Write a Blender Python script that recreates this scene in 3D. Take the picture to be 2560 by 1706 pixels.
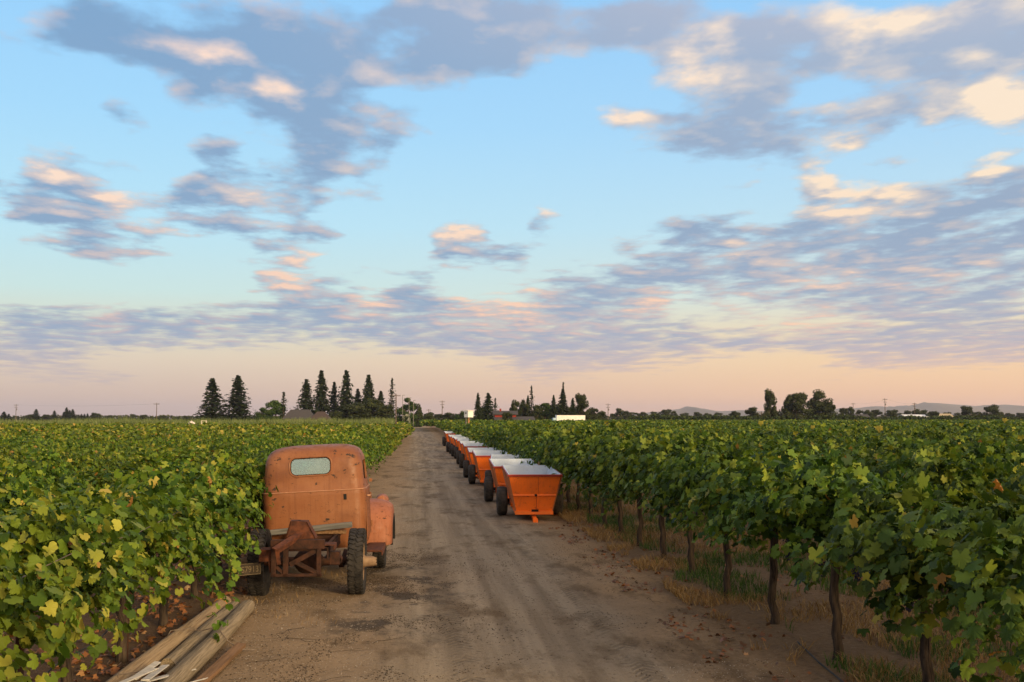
import bpy, math, random
import numpy as np
from mathutils import Vector, Matrix

# ------------------------------------------------------------------ scene, camera, sky, sun, exposure
for o in list(bpy.data.objects):
    bpy.data.objects.remove(o)
sc = bpy.context.scene
COL = sc.collection
sc.render.engine = 'CYCLES'
sc.cycles.max_bounces = 6
sc.cycles.diffuse_bounces = 3
sc.cycles.glossy_bounces = 3
sc.cycles.transmission_bounces = 4
sc.cycles.transparent_max_bounces = 8
sc.cycles.volume_bounces = 0
sc.cycles.caustics_reflective = False
sc.cycles.caustics_refractive = False
sc.cycles.use_adaptive_sampling = True
sc.cycles.adaptive_threshold = 0.012
sc.cycles.use_denoising = True
try:
    sc.cycles.denoiser = 'OPENIMAGEDENOISE'
    sc.cycles.denoising_input_passes = 'RGB_ALBEDO_NORMAL'
    sc.cycles.denoising_prefilter = 'ACCURATE'
except Exception:
    pass
sc.view_settings.view_transform = 'Standard'
sc.view_settings.look = 'None'
sc.view_settings.gamma = 1.0
sc.view_settings.exposure = 0.0

cam_d = bpy.data.cameras.new('camera')
cam = bpy.data.objects.new('camera', cam_d)
COL.objects.link(cam)
cam.location = (0, 0, 2.5)
cam.rotation_euler = (math.radians(90 + 4.06), 0, math.radians(-5.10))
cam_d.sensor_width = 36
cam_d.lens = 37.94
cam_d.clip_start = 0.1
cam_d.clip_end = 40000
sc.camera = cam

SUN_AZ, SUN_EL = math.radians(148), math.radians(15.0)      # clockwise from +Y
to_sun = Vector((math.sin(SUN_AZ) * math.cos(SUN_EL), math.cos(SUN_AZ) * math.cos(SUN_EL), math.sin(SUN_EL)))
sun_d = bpy.data.lights.new('sun', 'SUN')
sun_d.energy = 4.2
sun_d.angle = math.radians(12)
sun_d.color = (1.0, 0.74, 0.40)
sun = bpy.data.objects.new('sun', sun_d)
COL.objects.link(sun)
sun.rotation_euler = to_sun.to_track_quat('Z', 'Y').to_euler()
sun.location = (60, 0, 40)


class NT:
    """small helper for node trees"""
    def __init__(s, nt):
        s.nt = nt
        s.n = nt.nodes
        s.l = nt.links

    def node(s, t, **kw):
        nd = s.n.new(t)
        for k, v in kw.items():
            setattr(nd, k, v)
        return nd

    def put(s, sock, v):
        if isinstance(v, bpy.types.NodeSocket):
            s.l.new(v, sock)
        elif v is not None:
            if isinstance(v, (tuple, list)) and sock.type == 'RGBA' and len(v) == 3:
                v = (*v, 1)
            sock.default_value = v

    def math(s, op, a, b=None, c=None, clamp=False):
        nd = s.node('ShaderNodeMath', operation=op, use_clamp=clamp)
        s.put(nd.inputs[0], a)
        if b is not None: s.put(nd.inputs[1], b)
        if c is not None: s.put(nd.inputs[2], c)
        return nd.outputs[0]

    def vmath(s, op, a, b=None, scale=None):
        nd = s.node('ShaderNodeVectorMath', operation=op)
        s.put(nd.inputs[0], a)
        if b is not None: s.put(nd.inputs[1], b)
        if scale is not None: s.put(nd.inputs['Scale'], scale)
        return nd.outputs[0]

    def comb(s, x, y, z):
        nd = s.node('ShaderNodeCombineXYZ')
        for i, v in enumerate((x, y, z)): s.put(nd.inputs[i], v)
        return nd.outputs[0]

    def sep(s, v):
        nd = s.node('ShaderNodeSeparateXYZ')
        s.put(nd.inputs[0], v)
        return nd.outputs

    def noise(s, vec, scale, detail=4, rough=0.5, dist=0.0, col=False):
        nd = s.node('ShaderNodeTexNoise')
        s.put(nd.inputs['Vector'], vec)
        nd.inputs['Scale'].default_value = scale
        nd.inputs['Detail'].default_value = detail
        nd.inputs['Roughness'].default_value = rough
        nd.inputs['Distortion'].default_value = dist
        return nd.outputs['Color' if col else 'Fac']

    def ramp(s, fac, stops, interp='LINEAR'):
        nd = s.node('ShaderNodeValToRGB')
        cr = nd.color_ramp
        cr.interpolation = interp
        while len(cr.elements) < len(stops): cr.elements.new(0.5)
        for e, (p, c) in zip(cr.elements, stops):
            e.position = p
            e.color = (*c, 1) if len(c) == 3 else c
        s.put(nd.inputs[0], fac)
        return nd.outputs[0]

    def rng(s, v, a, b, c=0.0, d=1.0, smooth=False):
        nd = s.node('ShaderNodeMapRange')
        nd.interpolation_type = 'SMOOTHSTEP' if smooth else 'LINEAR'
        nd.clamp = True
        s.put(nd.inputs[0], v)
        for i, q in enumerate((a, b, c, d)): s.put(nd.inputs[i + 1], q)
        return nd.outputs[0]

    def mix(s, f, a, b, mode='MIX'):
        nd = s.node('ShaderNodeMix', data_type='RGBA', blend_type=mode)
        s.put(nd.inputs[0], f)
        s.put(nd.inputs[6], a)
        s.put(nd.inputs[7], b)
        return nd.outputs[2]


def S(r, g, b):
    """sRGB 0-255 to linear"""
    return tuple((v / 255 / 12.92) if v <= 10 else ((v / 255 + 0.055) / 1.055) ** 2.4 for v in (r, g, b))


def build_world():
    w = bpy.data.worlds.new('World')
    sc.world = w
    w.use_nodes = True
    w.cycles.sampling_method = 'MANUAL'
    w.cycles.sample_map_resolution = 512
    t = NT(w.node_tree)
    t.n.clear()
    out = t.node('ShaderNodeOutputWorld')
    bg = t.node('ShaderNodeBackground')
    t.l.new(bg.outputs[0], out.inputs[0])
    d = t.node('ShaderNodeTexCoord').outputs['Generated']
    x, y, z = t.sep(d)
    zc = t.math('MAXIMUM', z, 0.0)
    az = t.math('MULTIPLY', t.math('ARCTAN2', x, y), 57.29578)
    el = t.math('MULTIPLY', t.math('ARCSINE', zc), 57.29578)
    # clear sky: Nishita plus the layered twilight glow (blue above, pale green-yellow, peach at the horizon)
    sky = t.node('ShaderNodeTexSky', sky_type='NISHITA')
    sky.sun_disc = False
    sky.sun_elevation = SUN_EL
    sky.sun_rotation = SUN_AZ
    sky.air_density = 1.0
    sky.dust_density = 2.0
    sky.ozone_density = 2.0
    nish = t.vmath('SCALE', sky.outputs[0], scale=0.14)
    e01 = t.math('DIVIDE', el, 40.0)
    cool = t.ramp(e01, [(0.0, S(208, 180, 172)), (0.03, S(218, 192, 176)), (0.075, S(229, 212, 190)), (0.115, S(222, 224, 204)), (0.16, S(206, 233, 230)),
                        (0.25, S(188, 232, 250)), (0.38, S(168, 221, 255)), (0.52, S(154, 211, 255)), (1.0, S(118, 176, 240))])
    warm = t.ramp(e01, [(0.0, S(255, 192, 158)), (0.03, S(255, 204, 162)), (0.075, S(254, 217, 172)), (0.115, S(242, 224, 192)), (0.16, S(222, 233, 224)),
                        (0.25, S(196, 229, 244)), (0.38, S(172, 218, 252)), (0.52, S(155, 208, 252)), (1.0, S(122, 178, 240))])
    daz = t.math('ABSOLUTE', t.math('SUBTRACT', az, 97.0))  # the warm half of the sky
    wf = t.rng(daz, 118.0, 62.0, 0, 1, True)
    grad = t.mix(wf, cool, warm)
    clear = t.mix(0.03, grad, nish)
    # the bright glow spreading round the low sun, behind the camera to the right
    dots = t.node('ShaderNodeVectorMath', operation='DOT_PRODUCT')
    t.put(dots.inputs[0], d)
    dots.inputs[1].default_value = tuple(to_sun)
    glow = t.math('POWER', t.rng(dots.outputs['Value'], -0.05, 1.0), 1.6)
    glow = t.math('MULTIPLY', glow, t.rng(el, 6.0, 60.0, 1.0, 0.25))
    # cloud deck
    zz = t.math('ADD', zc, 0.05)
    q = t.comb(t.math('DIVIDE', x, zz), t.math('DIVIDE', y, zz), 0.0)
    wn = t.noise(q, 1.3, 4, 0.6, 0, True)
    warp = t.vmath('SCALE', t.vmath('SUBTRACT', wn, (0.5, 0.5, 0.5)), scale=4.5)
    wx, wy, _ = t.sep(warp)
    lift = t.rng(el, 1.0, 14.0, 0.12, 0.75)
    v = t.comb(t.math('ADD', az, wx), t.math('ADD', el, t.math('MULTIPLY', wy, lift)), 0.0)

    vr, vu, _ = t.sep(v)
    row = t.math('MULTIPLY', t.math('POWER', t.math('MAXIMUM', t.math('DIVIDE', vu, 23.0), 0.0), 1 / 1.35), 19.0)
    fa = t.math('DIVIDE', t.math('ADD', vr, 22.0), 27.0)
    fb = t.math('SUBTRACT', fa, 1.0)
    half = t.math('GREATER_THAN', fa, 1.0)
    col = None
    for k, (cm, cl) in enumerate(CLOUD_ROWS):
        cm = [int(q) / 99 for q in cm.split()]
        cl = [int(q) / 99 for q in cl.split()]
        r = [t.ramp(f, [(i / 31, (cm[o + i], cl[o + i], 0)) for i in range(32)]) for f, o in ((fa, 0), (fb, 31))]
        both = t.mix(half, r[0], r[1])
        col = both if col is None else t.mix(t.math('SUBTRACT', row, float(k - 1), clamp=True), col, both)
    sp = t.node('ShaderNodeSeparateColor')
    t.put(sp.inputs[0], col)
    M, L = sp.outputs[0], sp.outputs[1]
    # away from the banks in view the same deck goes on as scattered clouds
    away = t.rng(t.math('ABSOLUTE', t.math('SUBTRACT', az, 5.0)), 27.0, 40.0, 0, 1, True)
    up = t.rng(el, 21.0, 30.0, 0, 1, True)
    other = t.math('MAXIMUM', away, up)
    big = t.rng(t.noise(q, 0.8, 3, 0.5), 0.34, 0.52, 0.1, 1)
    M = t.math('MAXIMUM', M, t.math('MULTIPLY', big, other))
    qs = t.vmath('MULTIPLY', q, (1.0, 0.75, 1.0))
    n1 = t.noise(qs, 4.6, 9, 0.54, 0.0)
    # the same field a little further up the slope towards the light
    q2 = t.vmath('ADD', qs, (0.03, -0.09, 0.0))
    n2 = t.noise(q2, 4.6, 7, 0.53, 0.0)
    fine = t.math('SUBTRACT', n1, 0.5)
    D = t.math('SUBTRACT', t.math('ADD', t.math('MULTIPLY', fine, t.rng(el, 2.0, 10.0, 1.5, 2.5)), t.math('MULTIPLY', M, t.math('ADD', t.rng(el, 2.0, 9.0, 0.94, 1.02), t.rng(el, 14.0, 18.0, 0.0, 0.22)))), 0.46)
    alpha = t.rng(D, -0.06, 0.62, 0, 1, True)
    thick = t.rng(D, 0.15, 0.95, 0, 1, True)
    relief = t.math('MULTIPLY', t.math('SUBTRACT', n1, n2), t.rng(el, 2.0, 9.0, 1.4, 3.0))
    Lm = t.math('MAXIMUM', L, t.math('MULTIPLY', other, 0.35))
    lit = t.math('MULTIPLY_ADD', relief, t.math('MULTIPLY_ADD', Lm, 0.8, 0.60), t.math('MULTIPLY', Lm, 1.0))
    lit = t.math('ADD', lit, t.math('MULTIPLY', t.math('SUBTRACT', 1.0, thick), 0.22))
    lit = t.math('SUBTRACT', lit, 0.10)
    lit = t.math('MULTIPLY', lit, t.rng(n1, 0.36, 0.60, 0.55, 1.15))
    lit = t.rng(lit, 0.02, 1.0, 0, 1, False)
    sh_c = t.ramp(e01, [(0.0, S(202, 178, 176)), (0.06, S(182, 176, 188)), (0.10, S(158, 174, 198)), (0.15, S(144, 170, 198)), (0.25, S(138, 168, 200)), (0.55, S(126, 166, 206)), (0.8, S(168, 178, 198)), (1, S(190, 184, 184))])
    sh_w = t.ramp(e01, [(0.0, S(232, 188, 168)), (0.06, S(206, 184, 186)), (0.10, S(180, 180, 194)), (0.15, S(162, 176, 198)), (0.25, S(152, 172, 198)), (0.45, S(170, 184, 206)), (0.55, S(198, 196, 208)), (0.8, S(204, 196, 196)), (1, S(208, 196, 188))])
    shade = t.mix(wf, sh_c, sh_w)
    lt_c = t.ramp(e01, [(0.0, S(238, 190, 170)), (0.10, S(244, 200, 178)), (0.30, S(255, 226, 204)), (0.6, S(252, 220, 208)), (1, S(248, 220, 206))])
    lt_w = t.ramp(e01, [(0.0, S(255, 204, 160)), (0.10, S(255, 208, 176)), (0.30, S(255, 232, 204)), (0.6, S(255, 236, 214)), (1, S(255, 236, 214))])
    light = t.mix(wf, lt_c, lt_w)
    cl = t.mix(lit, shade, light)
    # veils of haze soften the clouds low on the horizon
    a2 = t.math('MULTIPLY', alpha, t.rng(el, 0.2, 3.6, 0.35, 0.97))
    col = t.mix(a2, clear, cl)
    col = t.mix(1.0, col, t.vmath('SCALE', (2.1, 1.4, 0.70), scale=glow), 'ADD')
    t.put(bg.inputs['Color'], col)
    bg.inputs['Strength'].default_value = 1.0


# cloud cover (first line) and where the low sun catches it (second line), 0-99, for 20 elevations from the horizon up;
# 63 azimuths from -22 to 32 degrees
CLOUD_ROWS = [
    ('0 0 0 0 0 0 0 0 0 0 0 0 0 0 0 0 0 0 0 0 0 0 0 0 0 0 0 0 0 0 0 0 0 0 0 0 0 0 0 0 0 0 0 0 0 0 0 0 0 0 0 0 0 0 0 0 0 0 0 0 0 0 0',
     '0 0 0 0 0 0 0 0 0 0 0 0 0 0 0 0 0 0 0 0 0 0 0 0 0 0 0 0 0 0 0 0 0 0 0 0 0 0 0 0 0 0 0 0 0 0 0 0 0 0 0 0 0 0 0 0 0 0 0 0 0 0 0'),
    ('0 0 0 0 0 0 0 0 0 0 0 0 0 0 0 0 0 0 0 0 0 0 0 0 0 0 0 0 0 0 0 0 0 0 0 0 0 0 0 0 0 0 0 0 0 0 0 0 0 0 0 0 0 0 0 0 0 0 0 0 0 0 0',
     '0 0 0 0 0 0 0 0 0 0 0 0 0 0 0 0 0 0 0 0 0 0 0 0 0 0 0 0 0 0 0 0 0 0 0 0 0 0 0 0 0 0 0 0 0 0 0 0 0 0 0 0 0 0 0 0 0 0 0 0 0 0 0'),
    ('0 0 0 0 0 0 0 0 0 0 0 0 0 0 0 0 0 0 0 0 0 0 0 0 0 0 0 0 0 0 0 0 0 0 0 0 0 4 10 16 21 22 19 15 9 4 0 0 0 0 0 0 0 0 0 0 0 0 0 0 0 0 0',
     '0 0 0 0 0 0 0 0 0 0 0 0 0 0 0 0 0 0 0 0 0 0 0 0 0 0 0 0 0 0 0 0 0 0 0 0 0 0 0 0 0 0 0 0 0 0 0 0 0 0 0 0 0 0 0 0 0 0 0 0 0 0 0'),
    ('11 26 42 58 68 76 81 85 85 62 22 2 0 0 0 1 4 8 13 18 23 28 32 34 35 33 30 27 30 37 48 59 68 70 69 61 50 39 23 11 3 0 0 0 1 7 17 25 33 38 38 35 29 22 17 13 9 5 1 0 0 0 0',
     '0 0 0 0 0 0 0 0 0 0 0 0 0 0 0 0 0 0 0 0 0 0 0 0 0 0 0 0 0 0 0 0 0 0 0 0 0 0 0 0 0 0 0 0 0 0 0 0 0 0 0 0 0 0 0 0 0 0 0 0 0 0 0'),
    ('85 96 96 95 91 82 64 38 15 2 0 0 0 0 0 0 0 0 0 0 0 0 0 0 0 1 4 9 20 36 54 76 96 98 99 99 97 94 91 85 75 66 55 43 30 20 13 11 14 28 55 84 98 99 99 99 99 99 99 99 94 81 53',
     '0 0 0 0 0 0 0 0 0 0 0 0 0 0 0 0 0 0 0 0 0 0 0 0 0 0 0 0 0 0 0 0 0 0 0 0 0 0 0 0 0 0 0 0 0 0 0 0 0 0 0 0 0 0 3 9 12 9 6 0 0 0 0'),
    ('50 72 83 91 93 95 96 96 94 92 86 79 73 72 70 68 61 55 48 47 50 56 63 72 83 91 96 99 99 99 99 99 99 99 99 99 99 99 95 95 97 99 99 99 99 99 99 99 99 99 99 99 99 99 99 99 99 99 99 99 99 99 81',
     '0 0 0 0 0 0 0 0 0 0 0 0 0 0 0 0 0 0 0 0 0 0 0 0 0 0 0 0 0 0 0 0 0 0 0 0 0 0 0 0 0 0 0 0 0 0 0 0 0 0 0 0 0 0 0 0 0 4 8 10 9 4 0'),
    ('68 85 98 99 99 99 99 99 99 99 99 99 99 99 99 99 99 99 99 99 99 99 99 99 99 99 99 99 99 99 99 99 99 99 99 99 99 99 99 91 83 75 65 57 51 49 49 53 60 69 74 78 82 85 89 93 94 94 93 89 82 63 41',
     '0 0 0 0 0 0 2 30 42 9 0 1 9 18 18 10 0 0 0 0 0 0 0 0 1 6 12 19 25 31 36 40 41 38 33 28 22 15 9 3 0 0 0 0 4 13 24 36 49 54 50 41 28 14 3 0 0 0 0 0 0 0 0'),
    ('6 10 14 17 19 19 19 17 14 11 8 9 13 20 28 34 46 95 99 99 99 99 99 99 99 99 99 99 99 99 99 99 99 99 99 99 99 99 99 99 98 42 28 37 64 77 73 65 76 86 94 99 99 99 99 99 99 99 95 87 73 50 29',
     '0 0 0 0 0 0 12 29 13 0 0 4 8 8 3 0 0 8 10 2 15 54 69 49 11 0 8 28 55 77 87 89 74 49 21 1 0 6 37 70 68 35 0 0 22 39 13 0 0 0 0 0 2 6 10 11 10 6 3 0 0 0 0'),
    ('0 0 0 0 0 0 0 1 7 13 14 8 0 0 0 18 71 99 99 84 60 54 19 17 76 90 79 16 10 7 3 4 30 59 84 90 98 99 99 99 99 99 99 99 99 99 99 99 99 99 99 99 99 99 99 99 99 99 99 99 96 69 29',
     '0 0 0 0 0 0 0 0 0 0 0 0 0 0 0 0 32 88 93 50 0 0 0 0 0 0 5 10 13 13 9 4 0 0 0 0 0 4 14 13 5 0 0 0 0 0 6 19 32 43 48 42 32 25 19 23 28 28 22 14 5 0 0'),
    ('0 0 0 9 43 79 96 99 99 93 57 15 0 0 8 44 62 60 81 76 17 0 0 32 31 0 16 83 98 99 99 99 65 15 3 5 7 50 88 97 99 99 99 99 99 99 99 99 99 99 99 99 99 99 99 99 99 99 99 99 99 95 60',
     '0 0 0 0 0 1 7 15 19 17 7 0 0 0 0 0 0 0 46 65 16 0 0 0 0 0 0 0 0 0 0 0 0 0 0 0 0 0 0 0 0 0 1 19 36 45 34 20 11 17 18 16 10 4 0 0 0 0 0 0 0 0 0'),
    ('0 19 78 99 99 99 99 82 56 51 68 79 88 90 90 90 72 58 76 81 68 15 4 3 0 1 53 94 98 95 76 25 4 63 37 0 9 54 44 7 51 90 96 96 91 85 87 96 99 99 99 99 99 99 99 99 99 99 99 99 99 99 99',
     '0 0 2 12 17 16 9 3 4 17 28 27 12 0 0 0 0 0 0 0 0 0 0 0 0 0 34 84 92 59 8 0 0 3 0 0 1 49 37 0 0 0 0 0 0 0 0 0 0 0 0 0 0 0 0 0 0 0 0 0 0 0 0'),
    ('24 78 92 94 99 98 99 99 99 99 98 82 70 74 87 94 98 98 93 59 8 3 11 2 0 0 0 0 0 0 0 0 16 48 5 0 0 0 0 0 0 0 0 0 1 2 2 2 37 88 99 99 99 99 99 93 99 99 99 99 99 99 97',
     '0 0 0 3 22 23 36 74 91 76 40 9 0 7 22 39 47 38 20 2 0 0 0 0 0 0 0 0 0 0 0 0 21 55 15 0 0 0 0 0 0 0 0 0 0 0 5 36 36 46 86 97 96 95 80 52 16 2 6 5 0 0 0'),
    ('0 0 27 88 95 89 68 49 33 15 6 41 77 96 99 98 93 78 74 76 75 64 75 61 16 0 0 0 0 0 0 0 0 0 0 0 0 0 0 0 0 0 0 6 17 26 31 30 26 92 83 9 4 50 47 2 9 27 99 99 64 56 43',
     '0 0 0 67 75 30 2 0 0 0 0 0 0 0 0 0 0 0 0 0 0 0 0 0 0 0 0 0 0 0 0 0 0 0 0 0 0 0 0 0 0 0 0 0 0 0 0 0 0 64 68 0 0 0 0 0 2 12 98 99 10 0 0'),
    ('0 0 0 0 0 0 0 0 0 0 0 14 69 84 52 2 13 38 88 99 99 99 98 84 47 17 0 0 0 0 0 0 0 0 0 0 0 0 0 2 18 49 86 99 99 99 99 99 94 59 31 93 99 70 51 12 64 35 0 24 43 36 4',
     '0 0 0 0 0 0 0 0 0 0 0 0 0 0 0 0 0 0 0 0 0 0 0 0 0 0 0 0 0 0 0 0 0 0 0 0 0 0 0 0 0 0 0 0 0 0 0 0 0 0 0 60 83 7 2 0 64 35 0 3 6 6 1'),
    ('0 0 0 0 0 0 7 60 79 60 19 4 0 2 23 52 84 99 99 99 99 99 99 99 97 70 38 26 42 34 7 0 0 0 0 0 32 90 99 99 93 91 87 85 90 92 92 90 84 72 79 84 92 98 89 78 88 86 94 99 99 98 46',
     '0 0 0 0 0 0 0 0 0 0 0 0 0 0 0 0 3 10 8 0 2 13 28 35 26 8 0 0 0 0 0 0 0 0 0 0 13 58 75 32 0 0 0 0 0 0 0 0 0 0 0 13 44 37 6 0 18 28 75 98 99 84 37'),
    ('0 0 0 0 0 0 0 0 5 14 45 80 98 93 94 99 99 99 99 90 76 71 59 43 28 20 18 15 12 9 6 4 2 0 0 0 20 26 5 2 20 43 61 78 91 95 94 86 70 44 17 17 35 56 66 76 85 99 99 99 99 99 94',
     '0 0 0 0 0 0 0 0 0 0 13 16 0 0 0 12 36 38 16 1 6 7 4 0 0 0 0 0 0 0 0 0 0 0 0 0 33 37 11 0 0 0 11 31 37 20 0 0 0 0 0 0 0 4 8 12 18 24 34 35 27 17 12'),
    ('0 0 3 37 79 93 98 99 99 99 99 99 99 99 99 99 99 99 99 99 99 99 99 99 99 99 99 99 99 99 99 94 66 38 14 0 0 0 10 46 91 99 99 99 99 99 99 99 99 99 99 99 99 99 99 99 99 99 99 99 99 98 81',
     '0 0 0 0 0 0 0 0 0 0 6 21 41 54 46 28 9 0 0 0 0 0 0 0 0 0 0 0 0 0 0 0 0 0 0 0 0 0 0 0 28 84 99 99 99 64 7 0 0 0 0 13 28 30 19 3 0 0 0 0 0 0 0'),
    ('0 0 6 21 52 84 99 99 99 99 99 99 99 99 99 99 99 99 99 99 99 99 99 99 99 99 99 99 99 99 99 99 99 99 94 85 83 84 87 97 99 99 99 99 99 99 98 99 99 99 99 99 99 99 99 99 99 99 98 96 92 82 67',
     '0 0 0 0 0 0 0 0 0 0 0 0 0 0 0 0 0 0 0 0 0 0 0 0 0 0 0 0 0 0 0 0 0 0 0 0 0 0 0 1 11 63 98 97 64 16 5 14 24 34 45 73 91 94 92 84 78 72 64 55 46 36 26'),
    ('0 0 0 0 0 3 10 19 29 37 44 49 51 52 51 50 49 51 54 62 72 79 86 89 93 95 96 97 98 99 99 99 99 98 97 94 95 95 95 93 88 78 60 41 26 13 7 8 8 7 7 7 8 9 11 12 12 11 9 7 4 2 0',
     '0 0 0 0 0 0 0 0 0 0 0 0 0 0 0 0 0 0 0 0 0 0 0 0 0 0 0 0 0 0 0 0 0 0 0 0 0 0 0 0 0 0 1 1 0 0 0 0 0 0 0 0 0 0 0 0 0 0 0 0 0 0 0'),
    ('0 0 0 0 0 0 0 0 0 0 0 0 0 0 0 0 0 0 0 0 0 0 0 0 0 2 5 9 12 15 17 19 18 17 15 11 7 4 1 0 0 0 0 0 0 0 0 0 0 0 0 0 0 0 0 0 0 0 0 0 0 0 0',
     '0 0 0 0 0 0 0 0 0 0 0 0 0 0 0 0 0 0 0 0 0 0 0 0 0 0 0 0 0 0 0 0 0 0 0 0 0 0 0 0 0 0 0 0 0 0 0 0 0 0 0 0 0 0 0 0 0 0 0 0 0 0 0'),
]
build_world()

# ------------------------------------------------------------------ helpers
rnd = random.Random(7)
R0 = np.random.default_rng(11)


def tag(o, label=None, cat=None, group=None, kind=None):
    if label: o['label'] = label
    if cat: o['category'] = cat
    if group: o['group'] = group
    if kind: o['kind'] = kind
    return o


def empty(name, loc=(0, 0, 0), rz=0.0, parent=None):
    o = bpy.data.objects.new(name, None)
    o.empty_display_size = 0.3
    COL.objects.link(o)
    o.location = loc
    o.rotation_euler = (0, 0, rz)
    o.parent = parent
    return o


def link(name, me, parent=None, mat=None):
    o = bpy.data.objects.new(name, me)
    COL.objects.link(o)
    o.parent = parent
    if mat is not None and not me.materials:
        me.materials.append(mat)
    return o


def copy_tree(o, parent=None):
    c = o.copy()
    COL.objects.link(c)
    c.parent = parent
    for ch in list(o.children):
        copy_tree(ch, c)
    return c


def np_mesh(name, V, F, mat=None, smooth=False, attrs=None):
    """V (n,3); F (m,k) equal-sided faces"""
    V = np.asarray(V, np.float32)
    F = np.asarray(F, np.int32)
    me = bpy.data.meshes.new(name)
    m, k = F.shape
    me.vertices.add(len(V))
    me.vertices.foreach_set('co', V.ravel())
    me.loops.add(m * k)
    me.loops.foreach_set('vertex_index', F.ravel())
    me.polygons.add(m)
    me.polygons.foreach_set('loop_start', np.arange(0, m * k, k, dtype=np.int32))
    me.polygons.foreach_set('loop_total', np.full(m, k, np.int32))
    if smooth:
        me.polygons.foreach_set('use_smooth', np.ones(m, bool))
    for an, av in (attrs or {}).items():
        a = me.attributes.new(an, 'FLOAT', 'POINT')
        a.data.foreach_set('value', np.asarray(av, np.float32))
    me.update(calc_edges=True)
    if mat is not None: me.materials.append(mat)
    return me


class MB:
    """collects simple solids for one mesh"""
    def __init__(s):
        s.v = []
        s.f = []

    def add(s, vs, fs):
        b = len(s.v)
        s.v += [tuple(p) for p in vs]
        s.f += [tuple(i + b for i in f) for f in fs]
        return s

    def hexa(s, p):
        """8 corners: 0-3 bottom loop, 4-7 top loop"""
        return s.add(p, [(3, 2, 1, 0), (4, 5, 6, 7), (0, 1, 5, 4), (1, 2, 6, 5), (2, 3, 7, 6), (3, 0, 4, 7)])

    def box(s, c, d, rot=None):
        x, y, z = (q / 2 for q in d)
        p = [Vector(q) for q in ((-x, -y, -z), (x, -y, -z), (x, y, -z), (-x, y, -z), (-x, -y, z), (x, -y, z), (x, y, z), (-x, y, z))]
        if rot is not None: p = [rot @ q for q in p]
        return s.hexa([q + Vector(c) for q in p])

    def bar(s, a, b, w, h, up=(0, 0, 1)):
        """rectangular bar from a to b, w sideways and h along up"""
        a, b = Vector(a), Vector(b)
        d = (b - a).normalized()
        side = d.cross(Vector(up))
        if side.length < 1e-4: side = d.cross(Vector((1, 0, 0)))
        side.normalize()
        u = side.cross(d)
        q = [side * sx * w / 2 + u * sy * h / 2 for sx, sy in ((-1, -1), (1, -1), (1, 1), (-1, 1))]
        return s.hexa([a + k for k in q] + [b + k for k in q])

    def tube(s, pts, rads, n=10, cap=True):
        pts = [Vector(p) for p in pts]
        if not hasattr(rads, '__len__'): rads = [rads] * len(pts)
        ref = None
        vs, fs = [], []
        for i, p in enumerate(pts):
            d = (pts[min(i + 1, len(pts) - 1)] - pts[max(i - 1, 0)]).normalized()
            if ref is None:
                ref = d.orthogonal().normalized()
            else:
                ref = (ref - d * ref.dot(d)).normalized()
            b = d.cross(ref)
            for k in range(n):
                a = 2 * math.pi * k / n
                vs.append(p + (ref * math.cos(a) + b * math.sin(a)) * rads[i])
        for i in range(len(pts) - 1):
            for k in range(n):
                fs.append((i * n + k, i * n + (k + 1) % n, (i + 1) * n + (k + 1) % n, (i + 1) * n + k))
        if cap:
            fs.append(tuple(reversed(range(n))))
            fs.append(tuple(range((len(pts) - 1) * n, len(pts) * n)))
        return s.add(vs, fs)

    def lathe(s, prof, axis='X', n=32, c=(0, 0, 0), closed=False):
        """prof: (position along axis, radius)"""
        vs, fs = [], []
        for (t, r) in prof:
            for k in range(n):
                a = 2 * math.pi * k / n
                q = (t, r * math.cos(a), r * math.sin(a)) if axis == 'X' else ((r * math.cos(a), t, r * math.sin(a)) if axis == 'Y' else (r * math.cos(a), r * math.sin(a), t))
                vs.append(Vector(q) + Vector(c))
        m = len(prof)
        for i in range(m if closed else m - 1):
            j = (i + 1) % m
            for k in range(n):
                fs.append((i * n + k, i * n + (k + 1) % n, j * n + (k + 1) % n, j * n + k))
        return s.add(vs, fs)

    def prism(s, poly, h, M=None):
        """polygon in local xy extruded by h along z, placed by matrix M"""
        n = len(poly)
        vs = [Vector((x, y, 0)) for x, y in poly] + [Vector((x, y, h)) for x, y in poly]
        if M is not None: vs = [M @ q for q in vs]
        fs = [tuple(reversed(range(n))), tuple(range(n, 2 * n))] + [(i, (i + 1) % n, (i + 1) % n + n, i + n) for i in range(n)]
        return s.add(vs, fs)

    def mesh(s, name, mat=None, smooth=False, bevel=0.0, ang=35):
        me = bpy.data.meshes.new(name)
        me.from_pydata(s.v, [], s.f)
        me.update()
        if bevel:
            import bmesh
            bm = bmesh.new()
            bm.from_mesh(me)
            es = [e for e in bm.edges if len(e.link_faces) == 2 and e.calc_face_angle(0) > 0.6]
            bmesh.ops.bevel(bm, geom=es, offset=bevel, segments=1, affect='EDGES', profile=0.5)
            bm.to_mesh(me)
            bm.free()
        if smooth:
            for p in me.polygons: p.use_smooth = True
            me.set_sharp_from_angle(angle=math.radians(ang))
        if mat is not None: me.materials.append(mat)
        return me

    def build(s, name, mat, parent=None, smooth=False, bevel=0.0, ang=35):
        return link(name, s.mesh(name, mat, smooth, bevel, ang), parent)


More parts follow.
